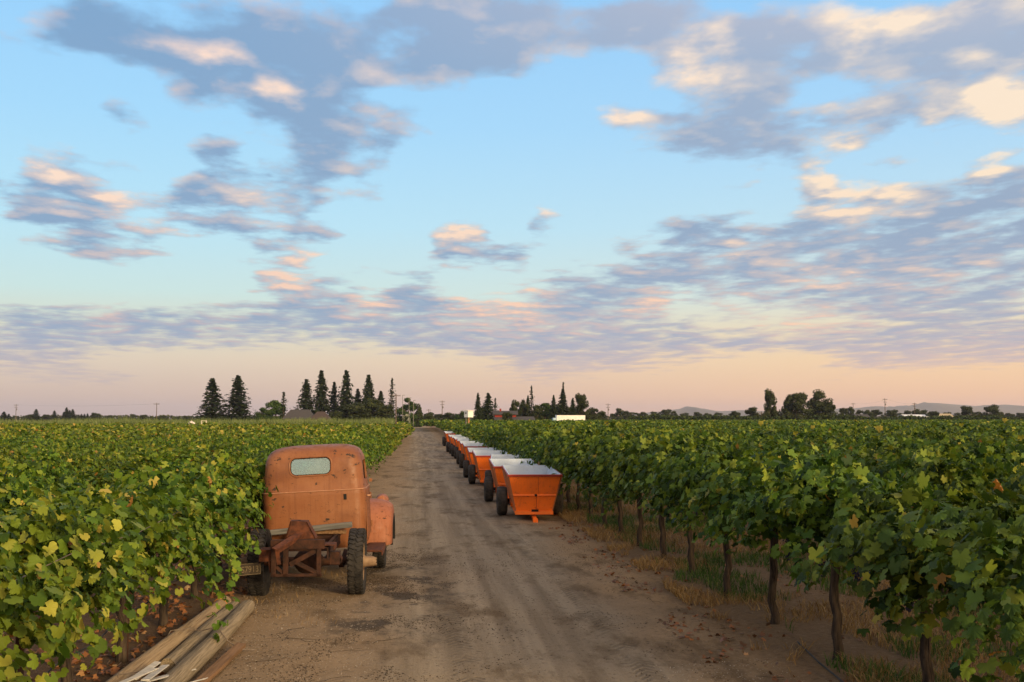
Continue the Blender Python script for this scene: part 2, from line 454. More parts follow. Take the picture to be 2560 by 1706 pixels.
def vnoise(x, y, seed=0):
    """smooth value noise on arrays"""
    x = np.asarray(x, float)
    y = np.asarray(y, float)
    xi, yi = np.floor(x).astype(np.int64), np.floor(y).astype(np.int64)
    fx, fy = x - xi, y - yi
    fx, fy = fx * fx * (3 - 2 * fx), fy * fy * (3 - 2 * fy)
    def h(a, b):
        n = (a * 374761393 + b * 668265263 + seed * 974711) & 0x7fffffff
        n = ((n ^ (n >> 13)) * 1274126177) & 0x7fffffff
        return ((n ^ (n >> 16)) & 0xffff) / 65535.0
    return (h(xi, yi) * (1 - fx) + h(xi + 1, yi) * fx) * (1 - fy) + (h(xi, yi + 1) * (1 - fx) + h(xi + 1, yi + 1) * fx) * fy


def ground_z(x, y):
    """height of the earth: nearly flat, shallow wheel ruts along the road, low berms under the vines"""
    x = np.asarray(x, float)
    y = np.asarray(y, float)
    near = np.clip(1 - (np.hypot(x, y) - 60) / 60, 0, 1)
    z = (vnoise(x * .5, y * .35, 1) - .5) * .05 + (vnoise(x * 1.7, y * 1.2, 2) - .5) * .022 + (vnoise(x * 6, y * 5, 3) - .5) * .010
    z = z - .018 * (np.exp(-((x - .25) / .28) ** 2) + np.exp(-((x - 1.95) / .28) ** 2)) * (.5 + vnoise(x * .4, y * .25, 4))
    z = z + .05 * np.exp(-((x - 4.3) / .5) ** 2) + .05 * np.exp(-((x + 2.95) / .5) ** 2)
    return z * near


# ------------------------------------------------------------------ materials
def material(name):
    m = bpy.data.materials.new(name)
    m.use_nodes = True
    t = NT(m.node_tree)
    t.n.clear()
    out = t.node('ShaderNodeOutputMaterial')
    return m, t, out


def principled(t, out, col, rough=0.7, metal=0.0, spec=0.4, bump=None, bstr=0.3, bdist=0.02):
    b = t.node('ShaderNodeBsdfPrincipled')
    t.put(b.inputs['Base Color'], col)
    t.put(b.inputs['Roughness'], rough)
    t.put(b.inputs['Metallic'], metal)
    b.inputs['Specular IOR Level'].default_value = spec
    if bump is not None:
        bn = t.node('ShaderNodeBump')
        bn.inputs['Strength'].default_value = bstr
        bn.inputs['Distance'].default_value = bdist
        t.put(bn.inputs['Height'], bump)
        t.l.new(bn.outputs[0], b.inputs['Normal'])
    t.l.new(b.outputs[0], out.inputs[0])
    return b


def mat_simple(name, c1, c2, scale=6, rough=0.7, metal=0.0, spec=0.3, detail=5, bstr=0.25, bdist=0.01, stretch=None, lo=.35, hi=.65, var=0.0):
    m, t, out = material(name)
    co = t.node('ShaderNodeTexCoord').outputs['Object']
    if stretch: co = t.vmath('MULTIPLY', co, stretch)
    n = t.noise(co, scale, detail, 0.6)
    col = t.mix(t.rng(n, lo, hi), c1, c2)
    if var:
        r = t.node('ShaderNodeObjectInfo').outputs['Random']
        hs = t.node('ShaderNodeHueSaturation')
        t.put(hs.inputs['Value'], t.rng(r, 0, 1, 1 - var, 1 + var))
        t.put(hs.inputs['Color'], col)
        col = hs.outputs[0]
    principled(t, out, col, rough, metal, spec, n, bstr, bdist)
    return m


def mat_leaf(name, stops, trans=0.35, rough=0.5, hue=0.0, spec=.35, tr_tint=(1.25, 1.15, .5)):
    """leaf colours picked by the per-leaf attribute 'tint'"""
    m, t, out = material(name)
    at = t.node('ShaderNodeAttribute', attribute_name='tint').outputs['Fac']
    col = t.ramp(at, stops)
    r = t.node('ShaderNodeObjectInfo').outputs['Random']
    hs = t.node('ShaderNodeHueSaturation')
    t.put(hs.inputs['Hue'], t.rng(r, 0, 1, 0.5 - hue, 0.5 + hue))
    t.put(hs.inputs['Value'], t.rng(r, 0, 1, 0.88, 1.12))
    t.put(hs.inputs['Color'], col)
    col = hs.outputs[0]
    b = t.node('ShaderNodeBsdfPrincipled')
    t.put(b.inputs['Base Color'], col)
    b.inputs['Roughness'].default_value = rough
    b.inputs['Specular IOR Level'].default_value = spec
    tr = t.node('ShaderNodeBsdfTranslucent')
    t.put(tr.inputs['Color'], t.mix(1.0, col, tr_tint, 'MULTIPLY'))
    mx = t.node('ShaderNodeMixShader')
    mx.inputs[0].default_value = trans
    t.l.new(b.outputs[0], mx.inputs[1])
    t.l.new(tr.outputs[0], mx.inputs[2])
    t.l.new(mx.outputs[0], out.inputs[0])
    return m


def mat_earth():
    m, t, out = material('earth')
    p = t.node('ShaderNodeNewGeometry').outputs['Position']
    x, y, z = t.sep(p)
    n0 = t.noise(p, 0.35, 4, 0.55)
    n1 = t.noise(p, 1.6, 6, 0.62)
    n2 = t.noise(p, 14.0, 6, 0.7)
    n3 = t.noise(p, 70.0, 3, 0.6)
    streak = t.noise(t.vmath('MULTIPLY', p, (2.6, 0.10, 1)), 1.0, 5, 0.6)
    xw = t.math('ADD', x, t.math('MULTIPLY', t.math('SUBTRACT', n0, .5), 1.6))
    xw = t.math('ADD', xw, t.math('MULTIPLY', t.math('SUBTRACT', n1, .5), .8))
    # compacted grey wheelway, sandy shoulders, vineyard soil on both sides
    grey = t.math('MULTIPLY', t.rng(xw, -0.9, 0.1, 0, 1, True), t.rng(xw, 3.0, 2.1, 0, 1, True))
    sand = t.mix(n1, (.19, .128, .070), (.35, .245, .145))
    road = t.mix(t.rng(streak, .38, .62), (.195, .150, .098), (.335, .268, .182))
    col = t.mix(t.math('MULTIPLY', grey, .85), sand, road)
    # brownish damp patches on the track
    damp = t.rng(t.noise(t.vmath('MULTIPLY', p, (1.0, .38, 1)), 1.05, 7, .66), .50, .64, 0, 1, True)
    col = t.mix(t.math('MULTIPLY', damp, .75), col, (.105, .068, .034))
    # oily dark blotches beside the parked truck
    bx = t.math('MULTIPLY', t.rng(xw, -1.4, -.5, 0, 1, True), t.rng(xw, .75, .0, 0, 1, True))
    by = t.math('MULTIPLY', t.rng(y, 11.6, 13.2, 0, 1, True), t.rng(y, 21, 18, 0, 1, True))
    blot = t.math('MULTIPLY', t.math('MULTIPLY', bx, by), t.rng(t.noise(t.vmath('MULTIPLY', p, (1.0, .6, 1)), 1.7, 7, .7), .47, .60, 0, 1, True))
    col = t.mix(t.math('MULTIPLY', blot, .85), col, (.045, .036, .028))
    soilR = t.mix(n2, (.09, .055, .028), (.26, .175, .10))
    soilL = t.mix(n2, (.06, .038, .022), (.18, .11, .06))
    col = t.mix(t.rng(xw, 3.3, 3.9, 0, 1, True), col, soilR)
    col = t.mix(t.rng(xw, -2.2, -2.7, 0, 1, True), col, soilL)
    # tyre tread prints along the wheelway
    chev = None
    for x0, ph in ((2.02, 0.0), (.42, 1.3)):
        dx = t.math('ABSOLUTE', t.math('SUBTRACT', x, t.math('MULTIPLY_ADD', t.math('SINE', t.math('MULTIPLY_ADD', y, .13, ph)), .28, x0)))
        w = t.math('SINE', t.math('MULTIPLY_ADD', y, 46.0, t.math('MULTIPLY', dx, 55.0)))
        c_ = t.math('MULTIPLY', t.rng(dx, .15, .11, 0, 1, True), t.rng(w, -.2, .3))
        chev = c_ if chev is None else t.math('MAXIMUM', chev, c_)
    chev = t.math('MULTIPLY', chev, t.rng(n1, .42, .58, 0, 1, True))
    col = t.mix(t.math('MULTIPLY', chev, .45), col, (.10, .078, .052))
    # grit
    col = t.mix(t.rng(n2, .60, .78), col, t.mix(.5, col, (.36, .29, .22)))
    col = t.mix(t.math('MULTIPLY', t.rng(n2, .43, .33), .85), col, (.075, .055, .038))
    col = t.mix(t.math('MULTIPLY', t.rng(n3, .62, .70), .55), col, (.42, .37, .31))
    col = t.mix(t.math('MULTIPLY', t.rng(n3, .38, .30), .6), col, (.06, .045, .032))
    hgt = t.math('ADD', t.math('MULTIPLY', n2, .7), t.math('ADD', t.math('MULTIPLY', n3, .25), t.math('MULTIPLY', streak, .6)))
    hgt = t.math('SUBTRACT', hgt, t.math('MULTIPLY', chev, .35))
    principled(t, out, col, .92, 0, .12, hgt, 1.0, .05)
    return m


def mat_paint_rust(name, base, pale, rust, dark, streak=1.0, rough=.55, spots=1.0, rust_lo=.5, var=0.0):
    m, t, out = material(name)
    co = t.node('ShaderNodeTexCoord').outputs['Object']
    n = t.noise(co, 2.4, 6, .6)
    col = t.mix(t.rng(n, .3, .7), base, pale)
    st = t.noise(t.vmath('MULTIPLY', co, (20, 20, 1.1)), 1.0, 5, .6)
    col = t.mix(t.math('MULTIPLY', t.rng(st, rust_lo, rust_lo + .2, 0, 1, True), .75 * streak), col, rust)
    broad = t.noise(co, 1.3, 4, .55)
    col = t.mix(t.math('MULTIPLY', t.rng(broad, .50, .68, 0, 1, True), .55 * spots), col, rust)
    sp = t.noise(t.vmath('MULTIPLY', co, (1, 1, 1.8)), 7.5, 7, .7)
    col = t.mix(t.math('MULTIPLY', t.rng(sp, .592, .640, 0, 1, True), spots), col, dark)
    fine = t.noise(co, 60, 4, .7)
    hs = t.node('ShaderNodeHueSaturation')
    rr = t.node('ShaderNodeObjectInfo').outputs['Random']
    t.put(hs.inputs['Value'], t.rng(rr, 0, 1, 1 - var, 1 + var * .6))
    t.put(hs.inputs['Color'], col)
    col = hs.outputs[0]
    col = t.mix(t.math('MULTIPLY', t.rng(fine, .58, .75), .35), col, dark)
    principled(t, out, col, t.rng(sp, .4, .6, rough, rough + .25), 0, .35, t.math('ADD', t.math('MULTIPLY', fine, .35), t.math('ADD', sp, t.math('MULTIPLY', broad, 5.0 * spots))), .30, .010)
    return m


def mat_glass():
    m, t, out = material('dusty_glass')
    co = t.node('ShaderNodeTexCoord').outputs['Object']
    n = t.noise(co, 5, 5, .6)
    gl = t.node('ShaderNodeBsdfGlossy')
    gl.inputs['Color'].default_value = (.8, .9, .9, 1)
    gl.inputs['Roughness'].default_value = .06
    df = t.node('ShaderNodeBsdfDiffuse')
    df.inputs['Color'].default_value = (.26, .36, .33, 1)
    tl = t.node('ShaderNodeBsdfTranslucent')
    tl.inputs['Color'].default_value = (.50, .66, .60, 1)
    tp = t.node('ShaderNodeBsdfTransparent')
    tp.inputs['Color'].default_value = (.66, .82, .78, 1)
    a = t.node('ShaderNodeMixShader')
    a.inputs[0].default_value = .55
    t.l.new(df.outputs[0], a.inputs[1])
    t.l.new(tl.outputs[0], a.inputs[2])
    b = t.node('ShaderNodeMixShader')
    t.put(b.inputs[0], t.rng(n, .35, .7, .10, .55))
    t.l.new(tp.outputs[0], b.inputs[1])
    t.l.new(a.outputs[0], b.inputs[2])
    c = t.node('ShaderNodeMixShader')
    c.inputs[0].default_value = .16
    t.l.new(b.outputs[0], c.inputs[1])
    t.l.new(gl.outputs[0], c.inputs[2])
    t.l.new(c.outputs[0], out.inputs[0])
    return m


M = {}
M['earth'] = mat_earth()
M['leaf_right'] = mat_leaf('leaf_right', [(0, (.016, .040, .008)), (.30, (.050, .096, .014)), (.62, (.125, .185, .022)), (.84, (.25, .275, .034)), (.955, (.34, .27, .045)), (.99, (.32, .15, .03)), (1, (.2, .07, .02))], .30, .55, hue=.012, spec=.18)
M['leaf_left'] = mat_leaf('leaf_left', [(0, (.022, .050, .006)), (.28, (.062, .115, .012)), (.58, (.150, .215, .022)), (.80, (.30, .31, .045)), (.92, (.42, .34, .07)), (.97, (.40, .23, .05)), (1, (.28, .11, .04))], .30, .55, hue=.014, spec=.16)
M['leaf_litter'] = mat_leaf('leaf_litter', [(0, (.10, .045, .02)), (.5, (.27, .105, .035)), (.8, (.36, .17, .06)), (1, (.42, .27, .13))], .1)
M['straw'] = mat_leaf('straw', [(0, (.12, .065, .025)), (.5, (.27, .165, .065)), (1, (.40, .29, .15))], .2, .7, spec=.15)
M['weed'] = mat_leaf('weed', [(0, (.022, .055, .012)), (.6, (.05, .11, .022)), (1, (.14, .18, .05))], .3, spec=.2)
M['tall_grass'] = mat_leaf('tall_grass', [(0, (.08, .115, .035)), (.6, (.17, .21, .075)), (1, (.30, .31, .15))], .3, .6, spec=.15)
M['conifer'] = mat_leaf('conifer', [(0, (.010, .020, .009)), (.6, (.022, .036, .014)), (1, (.05, .058, .02))], .12, .7, spec=.15)
M['olive_tree'] = mat_leaf('olive_tree', [(0, (.018, .028, .010)), (.6, (.042, .055, .018)), (1, (.085, .085, .028))], .2, .65, spec=.15)
M['green_tree'] = mat_leaf('green_tree', [(0, (.018, .04, .010)), (.6, (.045, .085, .018)), (1, (.11, .14, .03))], .25, .6, spec=.15)
M['pale_bush'] = mat_leaf('pale_bush', [(0, (.06, .09, .035)), (.35, (.22, .24, .17)), (1, (.7, .68, .62))], .2, .6, spec=.15)
M['bark'] = mat_simple('vine_bark', (.016, .011, .008), (.075, .052, .034), 9, .95, bstr=.9, bdist=.03, stretch=(3, 3, .5))
M['tree_bark'] = mat_simple('tree_bark', (.05, .035, .025), (.12, .085, .06), 3, .95)
M['grape'] = mat_simple('grape_skin', (.010, .012, .030), (.035, .035, .075), 30, .45)
M['rust'] = mat_simple('rusty_steel', (.045, .015, .008), (.12, .038, .016), 14, .85, bstr=.4)
M['rust_dark'] = mat_simple('dark_rusty_steel', (.018, .008, .005), (.055, .020, .010), 12, .85, bstr=.4)
M['truck_paint'] = mat_paint_rust('faded_truck_paint', (.190, .064, .020), (.245, .098, .038), (.095, .028, .009), (.026, .015, .010), .40, rough=.42, rust_lo=.48)
M['fender_paint'] = mat_paint_rust('faded_fender_paint', (.25, .080, .032), (.33, .130, .068), (.14, .042, .015), (.045, .022, .014), .6)
M['wagon_paint'] = mat_paint_rust('orange_wagon_paint', (.88, .17, .012), (.76, .145, .016), (.44, .095, .02), (.20, .055, .02), .45, .40, .45, var=.16)
M['wagon_side'] = mat_paint_rust('wagon_side_sky_sheen', (.54, .20, .085), (.46, .19, .095), (.33, .11, .04), (.16, .06, .03), .6, .5, .35, var=.16)  # paler tan puts the grazing sky reflection into the side colour
M['wagon_rim'] = mat_simple('wagon_rim_paint', (.30, .03, .015), (.22, .02, .012), 5, .5)
M['wagon_white'] = mat_paint_rust('white_wagon_lining', (.52, .59, .67), (.45, .52, .60), (.38, .38, .37), (.30, .28, .25), .7, .34, .25, .54)
M['rubber'] = mat_simple('dusty_rubber', (.022, .020, .018), (.075, .062, .050), 7, .9, bstr=.3)
M['tyre_black'] = mat_simple('black_truck_rubber', (.012, .011, .011), (.040, .035, .031), 9, .85, bstr=.3)
M['black'] = mat_simple('black_cavity', (.008, .008, .008), (.015, .013, .012), 5, .9)
M['grey_wood'] = mat_simple('weathered_grey_wood', (.07, .068, .064), (.17, .163, .15), 5, .9, bstr=.6, stretch=(.4, 6, 6))
M['wood'] = mat_simple('pole_wood', (.22, .15, .085), (.34, .25, .155), 5, .9, bstr=1.0, bdist=.02, stretch=(13, .45, 13), detail=8, lo=.36, hi=.56)
M['wood_grey'] = mat_simple('greyed_pole_wood', (.16, .125, .078), (.285, .225, .15), 5, .9, bstr=1.0, bdist=.02, stretch=(13, .45, 13), detail=8, lo=.36, hi=.58)
M['wood_brown'] = mat_simple('brown_board', (.12, .065, .03), (.23, .13, .065), 5, .9, bstr=.6, stretch=(6, .4, 6))
M['lath'] = mat_simple('split_lath', (.30, .285, .26), (.55, .52, .47), 6, .85, stretch=(.5, 6, 6))
M['glass'] = mat_glass()
M['cream_trim'] = mat_simple('worn_trim', (.34, .16, .085), (.44, .24, .14), 12, .6)
M['plate'] = mat_simple('dirty_plate', (.022, .016, .010), (.055, .038, .024), 16, .7)
M['plate_text'] = mat_simple('plate_lettering', (.20, .15, .085), (.12, .09, .05), 30, .7)
M['hub_metal'] = mat_simple('dusty_hub', (.15, .09, .052), (.26, .17, .10), 10, .75)
M['hose'] = mat_simple('drip_hose', (.02, .02, .02), (.06, .055, .05), 10, .6)
M['wire'] = mat_simple('old_wire', (.10, .075, .055), (.22, .17, .13), 20, .6)
M['strap'] = mat_simple('orange_strap', (.50, .17, .03), (.62, .25, .05), 25, .7)
M['pole_wood_dark'] = mat_simple('utility_pole_wood', (.07, .05, .035), (.14, .105, .075), 3, .9)
M['insulator'] = mat_simple('insulator_ceramic', (.14, .125, .11), (.20, .18, .16), 9, .4)
M['white_paint'] = mat_simple('white_paint', (.74, .73, .70), (.64, .63, .60), 2, .5)
M['cream_board'] = mat_simple('cream_board', (.78, .70, .58), (.70, .62, .50), 3, .6)
M['post_orange'] = mat_simple('stained_post', (.40, .20, .09), (.30, .15, .07), 5, .8)
M['roof_brown'] = mat_simple('brown_shingle', (.040, .027, .022), (.075, .052, .042), 4, .9)
M['roof_grey'] = mat_simple('grey_shingle', (.035, .032, .032), (.07, .064, .062), 4, .9)
M['wall_tan'] = mat_simple('tan_wall', (.27, .20, .14), (.33, .25, .18), 1, .85)
M['wall_red'] = mat_simple('red_barn_wall', (.26, .030, .018), (.20, .022, .014), 2, .8, stretch=(3, 3, .4))
M['wall_blue'] = mat_simple('pale_blue_sheet', (.30, .42, .50), (.38, .50, .57), 1, .5)
M['tan_roof'] = mat_simple('tan_roof', (.33, .26, .15), (.42, .34, .21), 2, .8)
M['window_dark'] = mat_simple('dark_window', (.02, .022, .026), (.04, .045, .05), 2, .15, spec=.6)
M['tarp'] = mat_simple('pale_tarp', (.55, .46, .38), (.70, .62, .55), 3, .7)
M['hill'] = mat_simple('dry_hill', (.10, .085, .055), (.17, .14, .09), .002, .95)
M['hedge'] = mat_leaf('orchard', [(0, (.015, .028, .010)), (.6, (.03, .05, .015)), (1, (.06, .08, .02))], .2, .65, spec=.15)

# ------------------------------------------------------------------ the ground and the road
def axis(segs):
    out = []
    for a, b, st in segs:
        out += list(np.arange(a, b, st))
    out.append(segs[-1][1])
    return np.array(out)


def sheet(xs, ys, zf):
    X, Y = np.meshgrid(xs, ys)
    Z = zf(X, Y)
    V = np.stack([X, Y, Z], -1).reshape(-1, 3)
    nx, ny = len(xs), len(ys)
    i = (np.arange(ny - 1)[:, None] * nx + np.arange(nx - 1)[None]).ravel()
    return V, np.stack([i, i + 1, i + nx + 1, i + nx], -1)


gx = axis([(-9000, -1000, 2000), (-1000, -100, 150), (-100, -20, 10), (-20, -5, 1.0), (-5, 8, .16), (8, 20, 1.0), (20, 100, 10), (100, 1000, 150), (1000, 9000, 2000)])
gy = axis([(-2000, -100, 500), (-100, 3, 12), (3, 30, .18), (30, 70, .5), (70, 200, 5), (200, 1000, 80), (1000, 9000, 1500)])
V, F = sheet(gx, gy, ground_z)
ground = link('ground', np_mesh('ground', V, F, M['earth'], True))
tag(ground, kind='structure')

rx = axis([(-2.3, 3.9, .09)])
ry = axis([(2.5, 26, .10), (26, 60, .4), (60, 192, 3)])


def road_z(x, y):
    el = -1.9 + (vnoise(y * .5, y * 0 + 3, 21) - .5) * .7
    er = 3.45 + (vnoise(y * .5, y * 0 + 9, 22) - .5) * .6
    inside = np.minimum(x - el, er - x)
    return ground_z(x, y) + np.clip(inside * .05, -.05, .008) + (vnoise(x * 16, y * 12, 8) - .5) * .005


V, F = sheet(rx, ry, road_z)
road = link('dirt_road', np_mesh('dirt_road', V, F, M['earth'], True))
tag(road, kind='structure')

# far low hills on the horizon
def hills(name, pts, depth, seed):
    """a ridge given by (x, y, crest height)"""
    n = len(pts)
    xs = np.linspace(0, n - 1, 160)
    P = np.array(pts, float)
    X = np.interp(xs, range(n), P[:, 0])
    Y = np.interp(xs, range(n), P[:, 1])
    H = np.interp(xs, range(n), P[:, 2]) * (1 + .22 * (vnoise(xs * 1.9, xs * 0, seed) - .5) + .10 * (vnoise(xs * 6.1, xs * 0, seed + 1) - .5))
    rows = []
    for k, (dy, hf) in enumerate([(-depth, 0), (-depth * .6, .35), (-depth * .3, .75), (0, 1), (depth * .5, .6), (depth, 0)]):
        w = 1 + (.25 * (vnoise(xs * 2.3, xs * 0 + k * 7.1, seed + 5) - .5) if 0 < k < 5 and k != 3 else 0)
        rows.append(np.stack([X, Y + dy, H * hf * w - (2 if hf == 0 else 0)], -1))
    V = np.concatenate(rows)
    m = len(xs)
    i = (np.arange(5)[:, None] * m + np.arange(m - 1)[None]).ravel()
    o = link(name, np_mesh(name, V, np.stack([i, i + 1, i + m + 1, i + m], -1), M['hill'], True))
    tag(o, kind='structure')
    return o


hills('hills', [(1000, 6400, 2), (1243, 6400, 10), (1450, 6350, 40), (1600, 6300, 64), (1750, 6300, 46), (2050, 6300, 42), (2355, 6300, 42), (2550, 6300, 60), (2800, 6300, 68), (2950, 6300, 80), (3087, 6300, 88), (3400, 6300, 80), (3711, 6300, 78), (3900, 6300, 64), (4300, 6300, 78), (4900, 6300, 60), (5600, 6300, 70)], 600, 31)

# ------------------------------------------------------------------ grape leaves
def leaf_template(kind):
    if kind == 'near':
        half = [(7, .90), (13, .93), (18, .80), (24, .82), (31, .63), (40, .82), (46, .80), (54, .95), (63, .84), (70, .86), (80, .68), (90, .64), (100, .76), (112, .74), (124, .84), (138, .72), (152, .66)]
        pts = [(0, 1.0)] + half + [(176, .14), (-176, .14)] + [(-a, r * .97) for a, r in reversed(half)]
    elif kind == 'round':
        half = [(8, .92), (15, .94), (23, .85), (32, .78), (41, .88), (52, .95), (64, .90), (76, .88), (90, .77), (104, .84), (120, .86), (136, .78), (152, .68)]
        pts = [(0, 1.0)] + half + [(176, .16), (-176, .16)] + [(-a, r * .97) for a, r in reversed(half)]
    elif kind == 'mid':
        pts = [(0, 1.0), (32, .66), (62, .95), (95, .62), (135, .80), (180, .2), (-135, .80), (-95, .62), (-62, .95), (-32, .66)]
    else:
        pts = [(0, 1.0), (80, .85), (160, .75), (-80, .85)]
    P = np.array([(r * math.sin(math.radians(a)), r * math.cos(math.radians(a)) , 0) for a, r in pts])
    rr = np.hypot(P[:, 0], P[:, 1])
    P[:, 2] = -.30 * rr ** 2 + .14 * np.abs(P[:, 0]) + .05 * np.sin(np.arange(len(P)) * 2.1)
    if kind == 'far':
        return P, np.array([(0, 1, 2), (0, 2, 3)])
    n = len(P)
    P = np.vstack([P, [(0, 0, 0)]])
    return P, np.array([(n, (i + 1) % n, i) for i in range(n)])


LEAF = {k: leaf_template(k) for k in ('near', 'round', 'mid', 'far')}


def leaf_frames(pos, nrm, tip, size):
    n = nrm / np.linalg.norm(nrm, axis=1, keepdims=True)
    t = tip - n * (tip * n).sum(1, keepdims=True)
    t /= np.maximum(np.linalg.norm(t, axis=1, keepdims=True), 1e-6)
    b = np.cross(t, n)
    cup = 1.5 + 1.2 * np.sin(size * 7919.0)                      # some leaves lie flat, some are cupped
    return np.stack([b, t, n * cup[:, None]], 2) * size[:, None, None]        # columns: across, along, normal


def leaves_mesh(name, L, kind, mat):
    """L: dict pos, frame, tint -> one mesh"""
    P, F = LEAF[kind]
    k = len(L['pos'])
    V = np.einsum('nij,kj->nki', L['frame'], P) + L['pos'][:, None, :]
    nv = len(P)
    FF = (F[None] + (np.arange(k) * nv)[:, None, None]).reshape(-1, 3)
    return np_mesh(name, V.reshape(-1, 3), FF, mat, True, {'tint': np.repeat(L['tint'], nv)})


def shoots(rng, side_bias, p):
    """grow the shoots of one vine and set leaves along them; local frame: trunk at the origin, row along y"""
    pos, nrm, tip, size, tint = [], [], [], [], []
    knots = [(np.clip(rng.normal(0, .24), -.50, .50) * p['len'], 1 if rng.random() < side_bias else -1, rng.uniform(.05, 1.0), rng.normal(0, .35), rng.uniform(.45, 1.15)) for _ in range(p.get('knots', 11))]
    for s in range(p['shoots']):
        ky, kside, kout, kalong, kup = knots[s % len(knots)]      # shoots spring in bunches, leaving hollows between
        y = ky + rng.normal(0, .09)
        c = np.array([rng.normal(0, .05), y, p['cordon'] + rng.uniform(-.03, .12)])
        d = np.array([kside * max(.03, kout + rng.normal(0, .16)), kalong + rng.normal(0, .16), kup + rng.normal(0, .14)])
        d /= np.linalg.norm(d)
        g = rng.uniform(*p['droop'])
        steps = int(rng.uniform(*p['steps']))
        zmin = rng.uniform(*p['zmin'])
        if rng.random() < p.get('trail', .12): zmin -= rng.uniform(.2, .45)
        hue = rng.normal(0, .10)
        for k in range(steps):
            d = d + np.array([0, 0, -g]) + rng.normal(0, .10, 3)
            if abs(c[0]) > p['half']: d[0] -= np.sign(c[0]) * .25
            d /= np.linalg.norm(d)
            c = c + d * p['step']
            if c[2] < zmin: break
            if c[2] > p['top']: d[2] -= .35
            for rep in range(p['per']):
                off = rng.normal(0, .055, 3)
                q = c + off
                outward = np.array([q[0] * 1.1, .35 * (rng.random() - .5), .75])
                n = outward + rng.normal(0, .52, 3)
                tp = np.array([np.sign(q[0]) * .5, rng.normal(0, .6), -.8]) + rng.normal(0, .4, 3)
                pos.append(q)
                nrm.append(n)
                tip.append(tp)
                size.append(rng.uniform(*p['size']) * (1 - .35 * (k / steps) ** 3))
                base = rng.normal(p['tint'], p['tvar']) + hue
                tint.append(base)
    for w in range(2 if rng.random() < p.get('whip', .30) else 0):      # a few long canes stand up out of the canopy
        c = np.array([rng.normal(0, .25), rng.uniform(-.7, .7), p['top'] - .25])
        d = np.array([rng.normal(0, .25), rng.normal(0, .25), 1.0])
        n_ = int(rng.uniform(6, 12))
        for k in range(n_):
            d = d + rng.normal(0, .10, 3)
            d /= np.linalg.norm(d)
            c = c + d * .075
            pos.append(c + rng.normal(0, .03, 3))
            nrm.append(np.array([rng.normal(0, .7), rng.normal(0, .7), .5]))
            tip.append(np.array([rng.normal(0, .8), rng.normal(0, .8), -.4]))
            size.append(rng.uniform(*p['size']) * (1 - .55 * k / n_))
            tint.append(rng.normal(.62, .12))
    pos, nrm, tip = map(np.array, (pos, nrm, tip))
    size = np.array(size)
    tint = np.clip(np.array(tint), 0, .78)
    odd = rng.random(len(tint))
    tint = np.where(odd < p['odd'], rng.uniform(.86, 1.0, len(tint)), tint)
    return dict(pos=pos, frame=leaf_frames(pos, nrm, tip, size), tint=tint)


def pick(L, m):
    return {k: v[m] for k, v in L.items()}


PR = dict(len=2.1, cordon=1.20, shoots=46, droop=(.06, .15), steps=(12, 26), zmin=(.86, 1.15), half=.60, step=.080, top=1.86, per=2, size=(.062, .104), tint=.38, tvar=.20, odd=.008)
PL = dict(len=2.1, cordon=1.02, shoots=42, droop=(.07, .17), steps=(12, 27), zmin=(.42, .95), half=.90, step=.076, top=1.66, per=2, size=(.048, .082), tint=.38, tvar=.20, odd=.018)


def trunk_mesh(name, rng, hgt, arm=.95):
    b = MB()
    k = 7
    pts = [(rng.normal(0, .016) * (i > 0), rng.normal(0, .016) * (i > 0), -.06 + (hgt + .02) * i / k) for i in range(k + 1)]
    b.tube(pts, [.066, .052, .046, .043, .042, .043, .047, .050], 9)
    top = pts[-1]
    for sg in (-1, 1):
        ap = [top] + [(rng.normal(0, .015), sg * arm * q, hgt + .03 + .03 * math.sin(q * 5) + rng.normal(0, .01)) for q in (.15, .4, .7, 1.0)]
        b.tube(ap, [.040, .030, .026, .022, .012], 7)
    # shaggy bark ridges
    for i in range(6):
        a = rng.uniform(0, 6.28)
        b.tube([(math.cos(a) * .040 + p[0], math.sin(a) * .040 + p[1], p[2]) for p in pts[1:6]], [.006, .012, .009, .012, .005], 5)
    return b.mesh(name, M['bark'], True, ang=60)


ICO = None
def grape_mesh(name, rng):
    b = MB()
    for i in range(80):
        z = -rng.random() ** .8 * .19
        r = .058 * (1 - abs(z + .05) / .17) ** .6 * math.sqrt(rng.random())
        a = rng.uniform(0, 6.28)
        b.lathe([(-.009, .001), (0, .0095), (.009, .001)], 'Z', 6, (r * math.cos(a), r * math.sin(a), z))
    b.tube([(0, 0, -.02), (0, 0, .09)], .003, 4)
    return b.mesh(name, M['grape'], True, ang=80)


rng = np.random.default_rng(5)
TRUNKS = [trunk_mesh('trunk', rng, 1.14) for _ in range(5)]
TRUNKS_L = [trunk_mesh('trunk', rng, 1.0) for _ in range(4)]
GRAPES = [grape_mesh('grape_cluster', rng) for _ in range(3)]

# single leaves shared by the nearest vines
def leaf_single(i, tint, mat, kind='near'):
    P, F = LEAF[kind]
    P = P.copy()
    P[:, 2] += .10 * np.sin(P[:, 0] * 3 + i) + .08 * P[:, 1] * math.sin(i * 1.7)
    return np_mesh('leaf', P, F, mat, True, {'tint': np.full(len(P), tint)})


SINGLE_R = [leaf_single(i, t_, M['leaf_right']) for i, t_ in enumerate((.25, .38, .46, .55, .64, .78, .90, .965))]
SINGLE_L = [leaf_single(i, t_, M['leaf_left'], 'round') for i, t_ in enumerate((.25, .38, .50, .62, .74, .84, .93, .98))]

X_RIGHT, X_LEFT, ROW, STEP = 4.30, -2.95, 3.05, 1.95
TRUCK_BOX = (-2.50, -.40, 14.2, 20.2)          # kept free of leaves


